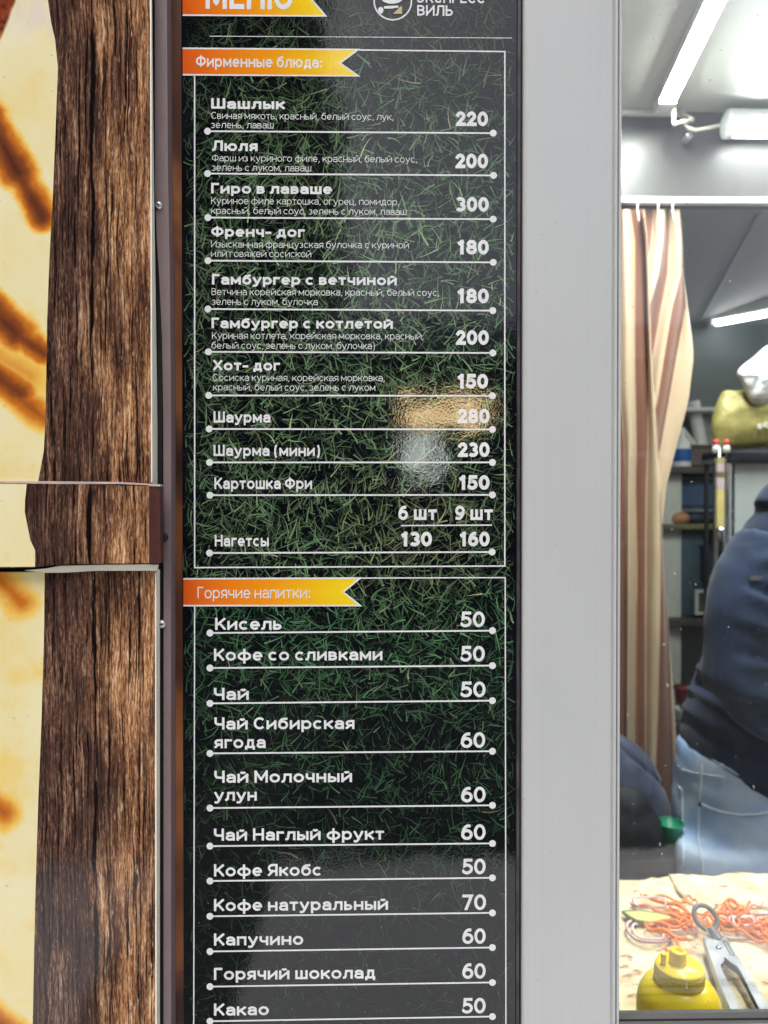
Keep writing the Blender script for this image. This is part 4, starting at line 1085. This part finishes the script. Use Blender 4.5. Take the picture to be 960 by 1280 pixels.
# white crumpled plastic bag
k = N('white_bag'); k.p(Base_Color=k.ramp(k.noise(k.coord(), 20, 3), [(.3, (.62, .63, .65)), (.7, (.86, .87, .88))]), Roughness=.35, Transmission_Weight=.0, Subsurface_Weight=.2, Subsurface_Radius=(.02, .02, .02)); k.bump(k.noise(k.coord(), 38, 4, .6, 1.2), .8, .012); M_BAG = k.m
m = MB(); YG = YD + .02
ol = [(946, 507), (936, 502), (930, 485), (924, 473), (919, 466), (929, 456), (942, 446), (952, 436), (968, 426), (985, 440), (978, 470), (966, 498), (955, 505)]
cx_, cy_ = 950, 470; rings = []
for s_, dd in ((1.0, 0), (.86, .022), (.55, .034), (.2, .038)):
    rings.append([(cx_ + (a - cx_)*s_, cy_ + (b - cy_)*s_, dd) for a, b in ol])
v = []
for sgn in (-1, 1):
    for rg in rings:
        for i, (a, b, dd) in enumerate(rg):
            jj = noise.noise((a*.11, b*.09, sgn*3)); v.append(P(a + 2*jj, b + 1.5*jj, YG + sgn*dd*(1 + .9*jj) - .01))
n = len(ol); f = []
for sg in range(2):
    for r_ in range(3):
        for i in range(n):
            a_ = sg*4*n + r_*n; f.append((a_ + i, a_ + (i+1) % n, a_ + n + (i+1) % n, a_ + n + i))
    f.append(tuple(sg*4*n + 3*n + i for i in range(n)))
m.add(v, f, 0, (1, 1, 1), True); o = m.build('plastic_bag', M_BAG, None, recalc='weld')
ss = o.modifiers.new('sub', 'SUBSURF'); ss.levels = 2; ss.render_levels = 2
tag(o, 'crumpled white plastic bag stuffed on top of the gold packet', 'plastic bag')
# hanging strip (ladle handle) left of the cabinet
hs_ = thing('hanging_ladle', 'yellow patterned ladle handle hanging at the cabinet corner', 'ladle', P(899, 620, YD - .03))
m = MB(); cols = [((168, 160, 110), 572, 580), ((190, 168, 178), 580, 590), ((108, 112, 70), 590, 597), ((196, 176, 186), 597, 611), ((214, 196, 128), 611, 660)]
for ci, (c, ya, yb_) in enumerate(cols):
    w0 = 4.8
    mm = basic('handle_colour', c, .4, var=.08)
    MB().prism(poly_px([(904, ya), (904, yb_ - .2), (895.3, yb_ - .2), (895.3, ya)], YD - .03)[::-1], YD - .036, YD - .026).build('handle_band', mm, hs_, .001)
m = MB(); c = P(900.5, 668, YD - .031); m.lathe([(0, -.018), (.007, -.015), (.0095, -.004), (.0098, .010), (.008, .017), (0, .018)], c, 20); m.build('end_cap', M_CHROME, hs_)
m = MB(); m.tube([P(899.5, 573, YD - .031), P(899, 563, YD - .02), P(901, 556, YD + .01), P(904, 561, YD + .03)], .003, 8); m.build('hook', M_STEEL, hs_)
M_RED = basic('red_plastic', (206, 70, 64), .35)
for px, py, lb in ((895, 552.5, 'small red bottle cap behind the ladle, at the left of the packet'), (908, 552.5, 'small red bottle cap touching the gold packet corner')):
    c = P(px, py, YD + .0); t = thing('spice_jar', lb.replace('bottle cap', 'capped spice jar'), 'jar', (c.x, c.y, c.z))
    m = MB(); m.lathe([(0, -.008), (.0065, -.008), (.007, .006), (0, .007)], c, 20); m.build('lid', M_RED, t)
    m = MB(); m.lathe([(.0, -.028), (.009, -.028), (.0095, -.016), (.0063, -.0085), (0, -.0085)], c, 20); m.build('glass', M_CEIL, t)
sf = thing('corner_shelf', 'small grey shelf carrying two red capped jars', 'shelf', P(900, 570, YD))
a = P(889, 571, YD + .0); b = P(906, 571, YD)
MB().box((a.x, YD - .016, a.z - .018), (b.x - .003, YD + .05, a.z - .006)).build('board', M_ALU, sf)
MB().box((a.x, YD + .03, a.z - .6), (a.x + .008, YD + .04, a.z - .018)).build('post', M_ALUDARK, sf)

# ------------------------------------------------------------------ rear shelving and its load
YS = 2.15
sv = thing('shelf_unit', 'crowded rear shelf rack with pale upright and dark boards', 'shelves', P(865, 1000, YS))
def slab(nm, x0, y0, x1, y1, ya, yb_, mat, par, bev=.004):
    a, b = P(x0, y0, ya), P(x1, y1, ya); return MB().box((a.x, ya, b.z), (b.x, yb_, a.z)).build(nm, mat, par, bev)
M_PALE = basic('pale_upright', (196, 200, 194), .6, var=.1, stretch=(4, 4, .6)); M_DKSH = basic('dark_shelf', (74, 68, 66), .6, var=.2); M_TEAL = basic('teal_panel', (66, 86, 96), .6, var=.15)
slab('upright', 826, 590, 851, 1030, YS, YS + .05, M_PALE, sv)
slab('upright', 990, 500, 1010, 1030, YS, YS + .05, M_PALE, sv)
slab('shelf_board', 826, 583, 1010, 592, YS - .05, YS + .32, M_DKSH, sv)
slab('shelf_board', 826, 655, 1010, 662, YS - .05, YS + .32, basic('olive_shelf', (104, 98, 70), .6, var=.2), sv)
slab('shelf_board', 832, 774, 1010, 783, YS - .05, YS + .32, M_DKSH, sv)
slab('shelf_board', 846, 509, 1010, 514, YS + .02, YS + .34, M_TRIMW, sv)
slab('back_panel', 851.5, 662.5, 1008, 773.5, YS + .30, YS + .32, M_TEAL, sv)
o = slab('drawer', 851, 664, 879, 770, YS, YS + .28, M_TEAL, sv)
def item(nm, label, cat, px, py, Y, build):
    c = P(px, py, Y); t = thing(nm, label, cat, c); build(t, c); return t
def mk_bottle(t, c):
    m = MB(); m.lathe([(0, -.052), (.030, -.052), (.033, -.046), (.033, .030), (.026, .046), (.014, .056), (.012, .062), (0, .062)], c, 28); m.build('body', M_TRIMW, t)
    m = MB(); m.lathe([(.0338, -.030), (.0338, .016)], c, 28); m.build('label', basic('blue_label', (32, 88, 170), .4), t, recalc=False)
    m = MB(); m.lathe([(.0, .095), (.010, .095), (.013, .085), (.013, .0625)], c, 20); m.build('cap', M_LAMPW, t)
item('cleaner_bottle', 'white bottle with a blue label on the rear shelf', 'bottle', 852, 567, YS + .0, mk_bottle)
def mk_roll(t, c):
    m = MB(); d = Vector((-.022, .0, .11)); m.tube([c - d, c + d], .024, 24); m.build('paper', M_TRIMW, t)
    m = MB(); m.tube([c + d, c + d*1.01], .010, 16); m.build('core', M_DKSH, t)
item('paper_roll', 'white paper roll leaning in the box on the rear shelf', 'paper roll', 873, 538, YS + .10, mk_roll)
def mk_roll2(t, c):
    m = MB(); d = Vector((-.03, .02, .05)); m.tube([c - d, c + d], .02, 20); m.build('paper', M_PALE, t)
    m = MB(); m.tube([c + d, c + d*1.01], .008, 12); m.build('core', M_DKSH, t)
item('paper_roll', 'short grey paper roll between bottle and leaning white roll', 'paper roll', 864, 556, YS + .06, mk_roll2)
def mk_box(w_, h_, mat, lidmat=None):
    def fn(t, c):
        m = MB(); 
        m.box((c.x - w_/2, c.y, c.z - h_/2), (c.x + w_/2, c.y + .2, c.z + h_/2)); m.build('body', mat, t, .004)
        MB().box((c.x - w_/2 - .004, c.y - .004, c.z + h_/2), (c.x + w_/2 + .004, c.y + .204, c.z + h_/2 + .012)).build('rim', lidmat or mat, t, .002)
    return fn
item('storage_box', 'brown grey open box holding paper rolls on the rear shelf', 'box', 879, 571, YS - .02, mk_box(.10, .065, basic('brown_box', (98, 86, 80), .6), M_DKSH))
item('storage_box', 'tall pale grey box right of the white paper roll', 'box', 887, 544, YS + .12, mk_box(.05, .16, basic('pale_box', (150, 152, 156), .5)))
def mk_micro(t, c):
    MB().box((c.x - .11, c.y, c.z - .085), (c.x + .16, c.y + .26, c.z + .07)).build('body', basic('blue_black_enamel', (48, 62, 84), .25, var=.2, vscale=14), t, .008)
    MB().box((c.x - .10, c.y - .008, c.z - .03), (c.x + .09, c.y, c.z + .055)).build('door', basic('blue_dark_glass', (56, 82, 112), .15), t, .003)
    MB().box((c.x - .10, c.y - .02, c.z - .052), (c.x + .14, c.y, c.z - .044)).build('handle', M_ALU, t, .002)
item('microwave', 'dark blue microwave oven between the rear shelves', 'microwave', 878, 622, YS + .03, mk_micro)
def mk_bun(t, c):
    m = MB(); m.lathe([(0, -.022), (.03, -.02), (.04, -.006), (.036, .012), (.02, .024), (0, .027)], c, 28); m.build('dough', basic('bun_crust', (170, 120, 86), .6, var=.2), t)
    m = MB(); m.lathe([(.043, -.024), (.045, -.020), (0, -.021)], c, 28); m.build('dish', M_PALE, t)
item('bread_bun', 'round brown bun on the olive rear shelf', 'bun', 848, 648, YS + .02, mk_bun)
item('storage_box', 'dark blue box low on the rear shelf rack, by the yellow tin', 'box', 889, 706, YS - .03, mk_box(.055, .12, basic('navy_box', (40, 44, 66), .5)))
def mk_tin(t, c):
    m = MB(); m.lathe([(0, -.03), (.03, -.03), (.03, .028), (.028, .032), (0, .031)], c, 28); m.build('body', basic('yellow_tin', (146, 132, 50), .4), t)
    m = MB(); m.lathe([(.0308, .02), (.0315, .024), (.0308, .028)], c, 28); m.build('rim', M_STEEL, t)
item('tin', 'small yellow tin below the dark blue box', 'tin', 893, 731, YS - .04, mk_tin)
def mk_frame(t, c):
    a = .036; b_ = .045; m = MB()
    m.box((c.x - a, c.y, c.z - b_), (c.x - a + .010, c.y + .012, c.z + b_)); m.box((c.x + a - .010, c.y, c.z - b_), (c.x + a, c.y + .012, c.z + b_))
    m.box((c.x - a + .010, c.y, c.z + b_ - .010), (c.x + a - .010, c.y + .012, c.z + b_)); m.box((c.x - a + .010, c.y, c.z - b_), (c.x + a - .010, c.y + .012, c.z - b_ + .010)); m.build('border', M_PALE, t)
    MB().box((c.x - a + .010, c.y + .004, c.z - b_ + .010), (c.x + a - .010, c.y + .010, c.z + b_ - .010)).build('face', M_DKSH, t)
item('small_frame', 'small pale frame standing on the lowest dark shelf', 'frame', 882, 753, YS - .04, mk_frame)
def mk_bin(mat):
    def fn(t, c):
        m = MB(); m.lathe([(0, -.05), (.028, -.05), (.036, .03), (.038, .034), (.034, .033), (.027, -.046), (0, -.046)], c, 28); m.build('body', mat, t)
        m = MB(); m.lathe([(.0385, .030), (.041, .034), (.0385, .038)], c, 28); m.build('rim', mat, t)
    return fn
item('cup', 'dark red cup low behind the curtain edge', 'cup', 857, 872, YS - .2, mk_bin(basic('dark_red', (130, 30, 40), .4)))
item('cup', 'pale cup just below the dark red cup', 'cup', 855, 898, YS - .25, mk_bin(M_PALE))
lt = thing('low_table', 'dark low table under the rear rack', 'table', P(870, 1000, YS - .2))
slab('table_top', 836, 905, 1010, 915, YS - .32, YS - .07, M_DKSH, lt); a = P(846, 915, YS - .3)
for px, yy in ((846, -.3), (1000, -.3), (846, -.1), (1000, -.1)):
    a = P(px, 915, YS + yy); MB().box((a.x - .02, YS + yy - .02, .03), (a.x + .02, YS + yy + .02, a.z)).build('leg', M_DKSH, lt)

# ------------------------------------------------------------------ side table with dark jacket and green basin
YJ = 1.12
tb = thing('side_table', 'grey brown side table left of the man, below the dark jacket', 'table', P(800, 1200, YJ))
ztb = P(800, 1049, YJ).z
MB().box((P(740, 1049, YJ).x, YJ - .10, ztb - .03), (P(850, 1049, YJ).x + .02, YJ + .14, ztb)).build('table_top', basic('table_laminate', (92, 86, 76), .5, var=.15), tb, .004)
MB().box((P(745, 1049, YJ).x, YJ - .08, .03), (P(848, 1049, YJ).x, YJ + .12, ztb - .031)).build('cupboard', basic('cupboard_grey', (88, 84, 76), .5, var=.15, stretch=(6, 6, .8)), tb, .003)
def jp(px, py, dy=0): return P(px, py, YJ + dy)
JS = (YJ + .554)/FPX
def dome(m, px, py, rx, rz, ry, dy, n=36, nr=18):
    c = jp(px, py, dy); prof = []
    v = [(c.x, c.y, c.z + rz*JS)]; f = []
    for i in range(1, nr + 1):
        t_ = math.pi/2*i/nr
        for k_ in range(n):
            a = 2*math.pi*k_/n
            v.append((c.x + rx*JS*math.sin(t_)*math.cos(a), c.y + ry*math.sin(t_)*math.sin(a), c.z + rz*JS*math.cos(t_)))
    for k_ in range(n): f.append((0, 1 + k_, 1 + (k_+1) % n))
    for i in range(nr - 1):
        for k_ in range(n): f.append((1 + i*n + k_, 1 + (i+1)*n + k_, 1 + (i+1)*n + (k_+1) % n, 1 + i*n + (k_+1) % n))
    f.append(tuple(1 + (nr-1)*n + k_ for k_ in range(n)))
    m.add(v, f, 0, (1, 1, 1), True)
jm = MB(); dome(jm, 762, 1048, 80, 136, .085, .02)
def jd(v, n):
    u = (v.x - jp(764, 0).x)/(84*JS); q = (v.z - ztb)/(136*JS)
    seamd = abs(((q*1.0 + u*.55)*2.6) % 1 - .5); seam2 = abs(((u*1.0 - q*.35)*1.7) % 1 - .5)
    return .006*noise.noise(v*10) + .0025*noise.noise(v*26) - .007*math.exp(-(seamd/.05)**2) - .005*math.exp(-(seam2/.05)**2)
V, F = fuse(jm, .006, 4, jd)
k = N('quilted_jacket'); nz = k.noise(k.coord(), 18, 4)
k.p(Base_Color=k.ramp(nz, [(.35, lin((48, 54, 72))), (.65, lin((70, 78, 104)))]), Roughness=.5, Sheen_Weight=.2); k.bump(k.noise(k.coord(), 60, 3), .3, .004)
jk = mesh_object('jacket', V, F, k.m); tag(jk, 'dark blue quilted jacket heaped on the side table', 'jacket')
jm = MB(); dome(jm, 782, 1048, 40, 64, .05, -.085); dome(jm, 806, 1048, 22, 40, .04, -.08)
V, F = fuse(jm, .006, 5, lambda v, n: .005*noise.noise(v*22) + .002*noise.noise(v*50))
mesh_object('lining_and_shade', V, F, basic('black_lining_shade', (24, 25, 30), .7, var=.3), jk)  # black lumps paint the shadow here together with the lining
gb = thing('bowl', 'small green plastic bowl between the jacket and the jeans', 'bowl', P(838, 1048, YJ - .085))
c = P(838, 1052, YJ - .085); m = MB(); m.lathe([(0, .001), (.015, .001), (.026, .038), (.028, .041), (.026, .040), (.015, .004), (0, .004)], c, 40)
m.build('bowl', basic('green_plastic', (16, 138, 100), .35, var=.08), gb)
m = MB(); m.tube([c + Vector((.0272*math.cos(a), .0272*math.sin(a), .041)) for a in np.linspace(0, 2*math.pi, 41)[:-1]], .002, 8, closed=True); m.build('rim', basic('green_rim', (24, 150, 110), .35), gb)

# ------------------------------------------------------------------ the man: side on, leaning to the right, only his back half shows
YC = 1.08
def q_(px, py, dy=0): return P(px, py, YC + dy)
sca = (YC + .554)/FPX
man = thing('person', 'man in navy hoodie and light blue jeans bending forward behind the counter', 'person', (q_(930, 1000).x, YC, .03))
def ring(px, py, w_px, hd, ax=(.25, 0, 1), dy=0): return (q_(px, py, dy), w_px*sca, hd, ax)
# body: one continuous mesh under the clothes, with head, hands and shoes
bm_ = MB(); ax = (.25, 0, 1)
loft(bm_, [ring(920, 1060, 60, .13), ring(926, 980, 62, .14), ring(946, 880, 62, .14), ring(966, 780, 66, .15), ring(990, 690, 60, .15), ring(1006, 648, 34, .08), ring(1018, 615, 29, .052), ring(1028, 585, 29, .052)], 20)
hc = q_(1052, 535); 
hm = [(-.115, .045, .045), (-.10, .062, .055), (-.06, .085, .070), (0, .098, .077), (.05, .095, .075), (.09, .07, .056), (.115, .03, .024)]
loft(bm_, [(hc + Vector((.02*(-h*4) , 0, h)), rx, ry, (.15, 0, 1)) for h, rx, ry in hm], 22)
fx = hc.x + .10
bm_.tube([hc + Vector((.08, 0, .03)), hc + Vector((.118, 0, -.02)), hc + Vector((.095, 0, -.03))], [.008, .013, .009], 10)          # nose
for sy in (-1, 1):
    bm_.lathe([(0, -.012), (.018, -.010), (.024, 0), (.016, .010), (0, .012)], hc + Vector((0, sy*.077, -.005)), 14, 0, 'Y')      # ears
    sh_ = q_(985, 690, sy*.16); el = q_(925 if sy < 0 else 985, 850, sy*.20); wr = q_(1080, 905, sy*.16)
    bm_.tube([sh_, el], [.045, .036], 12); bm_.tube([el, wr], [.036, .024], 12)
    dr = (wr - el).normalized(); pal = wr + dr*.05 + Vector((0, 0, -.01))
    bm_.tube([wr, wr + dr*.03, pal + dr*.03], [.024, .034, .032], 12)
    for fi, (off, ln) in enumerate(((-.028, .062), (-.009, .074), (.010, .070), (.028, .054))):
        b0 = pal + dr*.02 + Vector((0, off, 0)); b1 = b0 + dr*ln*.5 + Vector((0, 0, -.008)); b2 = b1 + dr*ln*.28 + Vector((0, 0, -.022)); b3 = b2 + dr*.006 + Vector((0, 0, -.022))
        bm_.tube([b0, b1, b2, b3], [.0095, .009, .008, .0065], 10)
    t0 = wr + dr*.03 + Vector((0, -sy*.025, 0)); bm_.tube([t0, t0 + dr*.03 + Vector((0, -sy*.022, -.012)), t0 + dr*.055 + Vector((0, -sy*.022, -.03))], [.012, .010, .008], 10)
    hp = q_(918, 1070, sy*.09); kn = Vector((hp.x + .02, YC + sy*.10, .50)); an = Vector((hp.x - .0, YC + sy*.11, .11))
    bm_.tube([hp, kn, an], [.075, .05, .036], 12); bm_.tube([an + Vector((-.05, 0, -.035)), an + Vector((.05, 0, -.04)), an + Vector((.17, 0, -.055))], [.035, .042, .026], 12)
V, F = fuse(bm_, .006, 3)
k = N('skin'); k.p(Base_Color=k.ramp(k.noise(k.coord(), 30, 3), [(.3, lin((196, 146, 120))), (.7, lin((214, 166, 140)))]), Roughness=.5, Subsurface_Weight=.1, Subsurface_Radius=(.01, .004, .002))
mesh_object('body', [Vector(v) - Vector(man['_loc'])*0 for v in V], F, k.m, man)
# face details and hair
M_HAIR = basic('dark_hair', (44, 34, 28), .6, var=.3, vscale=90)
m = MB(); loft(m, [(hc + Vector((-.012 - .02*h*2, 0, h)), rx, ry, (.15, 0, 1)) for h, rx, ry in ((-.02, .075, .066), (.02, .098, .080), (.06, .098, .079), (.10, .074, .060), (.124, .03, .026))], 22)
V, F = fuse(m, .007, 3, lambda v, n: .003*noise.noise(v*90)); mesh_object('hair', V, F, M_HAIR, man)
for sy in (-1, 1):
    e = hc + Vector((.083, sy*.031, .006)); m = MB(); m.lathe([(0, -.012), (.008, -.009), (.012, 0), (.008, .009), (0, .012)], e, 16, 0, 'X'); eye = m.build('eye', M_TRIMW, man)
    m = MB(); m.lathe([(0, .0125), (.004, .0122), (.0055, .0105)], e, 14, 0, 'X'); m.build('iris', M_BLACK, eye)
m = MB(); m.tube([hc + Vector((.088, -.022, -.058)), hc + Vector((.098, 0, -.057)), hc + Vector((.088, .022, -.058))], [.003, .005, .003], 8); m.build('mouth', basic('lips', (160, 96, 88), .5), man)
# jeans
jn = MB()
loft(jn, [ring(929, 936, 74, .165, (.12, 0, 1)), ring(927, 965, 77, .175, (.08, 0, 1)), ring(926, 1010, 78, .18, (.03, 0, 1)), ring(926, 1050, 78, .178, (0, 0, 1)), ring(925, 1100, 76, .172, (0, 0, 1)), ring(925, 1130, 56, .13, (0, 0, 1))], 28)
for sy in (-1, 1):
    rr = []
    for py, wv_, dx, dy_ in ((1050, 76, 4, .085), (1110, 75, 3, .09), (1200, 60, 4, .095), (1320, 50, 6, .10), (1440, 44, 2, .105), (1500, 42, 0, .11)):
        c = q_(922 + dx, py, sy*dy_); c.z = max(c.z, .10)
        rr.append((c, wv_*sca, .095 if py < 1200 else .075, (0, 0, 1)))
    rr[-1] = (Vector((rr[-1][0].x, rr[-1][0].y, .085)), 42*sca, .07, (0, 0, 1))
    loft(jn, rr, 22)
def jeans_fold(v, n):
    a = noise.noise((v.x*9 + v.z*10, v.y*7, v.z*26)) ; b = noise.noise((v.x*26, v.y*20, v.z*40))
    r_ = .0032*a + .0014*b
    s_ = (v.z - q_(900, 1088).z)*1.0 + (v.x - q_(900, 1088).x)*.22        # fold that runs from the side seam down to the right
    for off, wd_, amp in ((0, .008, .008), (-.035, .007, .006), (.032, .009, .006), (-.062, .008, .005)):
        r_ += amp*math.exp(-((s_ - off)/wd_)**2)*max(0, min(1, (v.x - q_(872, 1088).x)*14))
    return r_
V, F = fuse(jn, .009, 10, jeans_fold)
k = N('light_denim'); co = k.coord(); n1 = k.noise(co, 9, 4); tw = k.noise(k.mapping(co, (500, 500, 160)), 1, 2)
c = k.ramp(n1, [(.32, lin((150, 186, 242))), (.52, lin((196, 218, 250))), (.70, lin((228, 240, 253)))])
c = k.mix(k.math('MULTIPLY', tw, .25), c, lin((206, 214, 226)))
k.p(Base_Color=c, Roughness=.8, Specular_IOR_Level=.2); k.bump(tw, .15, .001); M_DENIM = k.m
jo = mesh_object('jeans', V, F, M_DENIM, man)
bj = BVHTree.FromPolygons(V, F)
def proj(px, py, lift=.001):
    d = (CM @ Vector(((px - 480)/FPX, (640 - py)/FPX, -1.0))).normalized(); h = bj.ray_cast(CAM, d)
    if h[0] is None: return None
    return h[0] + h[1]*lift*(1 if h[1].dot(d) < 0 else -1)
M_SEAM = basic('pale_seam', (226, 234, 246), .8, var=.1); M_SEAMD = basic('dark_seam', (92, 112, 150), .8, var=.1)
def seam(nm, pts, r_, mat):
    dense = []
    for a, b in zip(pts[:-1], pts[1:]):
        for i in range(8): dense.append((a[0] + (b[0] - a[0])*i/8, a[1] + (b[1] - a[1])*i/8))
    dense.append(pts[-1]); pr = [proj(*q) for q in dense]; pr = [p for p in pr if p is not None]
    if len(pr) > 3: m = MB(); m.tube(pr, r_, 6); m.build(nm, mat, jo)
seam('side_seam', [(878, 955), (876, 985), (874.5, 1010), (873, 1050), (878, 1080), (880, 1120)], .0022, M_SEAM)
seam('pocket_edge', [(877, 1005), (890, 1011), (905, 1016), (925, 1019), (945, 1018), (970, 1014)], .0026, M_SEAM)
seam('back_pocket', [(849, 983), (853, 987), (854, 1030), (854.5, 1080), (850, 1088)], .0016, M_SEAM)
seam('waist_seam', [(853, 962), (864, 965), (880, 968), (905, 972)], .0016, M_SEAM)
p = proj(876.5, 1005.5, .002)
if p is not None: m = MB(); m.lathe([(0, -.003), (.004, -.0025), (.005, 0)], p, 16, 0, 'Y'); m.build('rivet', M_ALUDARK, jo)
# hoodie
hd = MB()
loft(hd, [ring(938, 972, 84, .185, (.30, 0, 1)), ring(940, 945, 86, .19, (.30, 0, 1)), ring(951, 905, 86, .19, (.28, 0, 1)), ring(968, 850, 82, .19, (.25, 0, 1)), ring(986, 780, 84, .195, (.25, 0, 1)), ring(1004, 715, 80, .195, (.25, 0, 1)), ring(1002, 668, 62, .16, (.3, 0, 1)), ring(1014, 640, 44, .10, (.3, 0, 1))], 32)
hd.tube([q_(1000, 655), q_(1012, 632), q_(1024, 618)], [.11, .10, .075], 20)
for sy in (-1, 1):
    s0 = q_(968, 690, sy*.165); s1 = q_(934, 770, sy*.20); e0 = q_(918 if sy < 0 else 970, 842, sy*.205); e1 = q_(960, 885, sy*.20); w0 = q_(1070, 904, sy*.165)
    hd.tube([s0, (s0 + s1)/2 + Vector((-.01, 0, 0)), s1, e0, e1, (e1 + w0)/2, w0], [.085, .086, .078, .066, .062, .054, .044], 22)
def hood_fold(v, n):
    r_ = .0055*noise.noise((v.x*8 + v.z*5, v.y*8, v.z*7)) + .0014*noise.noise((v.x*20 + v.z*16, v.y*14, v.z*20))
    for (ax_, ay_, bx_, by_, wd_, am) in FOLDS:
        dx, dz = bx_ - ax_, by_ - ay_; L2 = dx*dx + dz*dz; t_ = ((v.x - ax_)*dx + (v.z - ay_)*dz)/L2
        if -.1 < t_ < 1.1:
            d = ((v.x - ax_)*dz - (v.z - ay_)*dx)/math.sqrt(L2); e = max(0, math.sin(math.pi*min(1, max(0, (t_ + .1)/1.2))))
            r_ += am*e*(math.exp(-(d/wd_)**2) - .55*math.exp(-((d - wd_*1.6)/wd_)**2))*(1 if n.y < .35 else 0)
    return r_
FOLDS = []
for a, b, c, d, wd_, am in ((898, 722, 938, 742, .010, -.019), (884, 762, 960, 788, .012, .012), (884, 800, 955, 806, .012, -.020), (880, 842, 960, 868, .015, .011), (890, 862, 962, 846, .012, -.008),
                            (885, 905, 950, 940, .014, .008), (905, 700, 940, 690, .012, .008), (900, 870, 965, 905, .010, -.020), (905, 930, 970, 940, .012, -.01), (942, 705, 968, 722, .008, -.014)):
    pa, pb = P(a, b, .95), P(c, d, .95); FOLDS.append((pa.x, pa.z, pb.x, pb.z, wd_, am))
V, F = fuse(hd, .009, 16, hood_fold)
k = N('navy_fleece'); co = k.coord(); n1 = k.noise(co, 10, 4); fz = k.noise(co, 420, 2)
c = k.ramp(n1, [(.3, lin((34, 43, 62))), (.7, lin((48, 59, 84)))]); c = k.mix(k.math('MULTIPLY', fz, .3), c, lin((74, 86, 112)))
k.p(Base_Color=c, Roughness=.9, Specular_IOR_Level=.12, Sheen_Weight=.12); k.bump(fz, .2, .002)
ho = mesh_object('hoodie', V, F, k.m, man)
bj = BVHTree.FromPolygons(V, F)
jo = ho
seam('hem_seam', [(856, 930), (870, 938), (890, 950), (915, 966), (945, 984), (970, 996)], .0016, basic('navy_rib', (30, 33, 48), .9))
p = proj(952, 718, .002)
if p is not None: MB().box((p.x - .022, p.y - .001, p.z - .012), (p.x + .03, p.y + .004, p.z - .004)).build('sleeve_patch', M_ALU, ho)
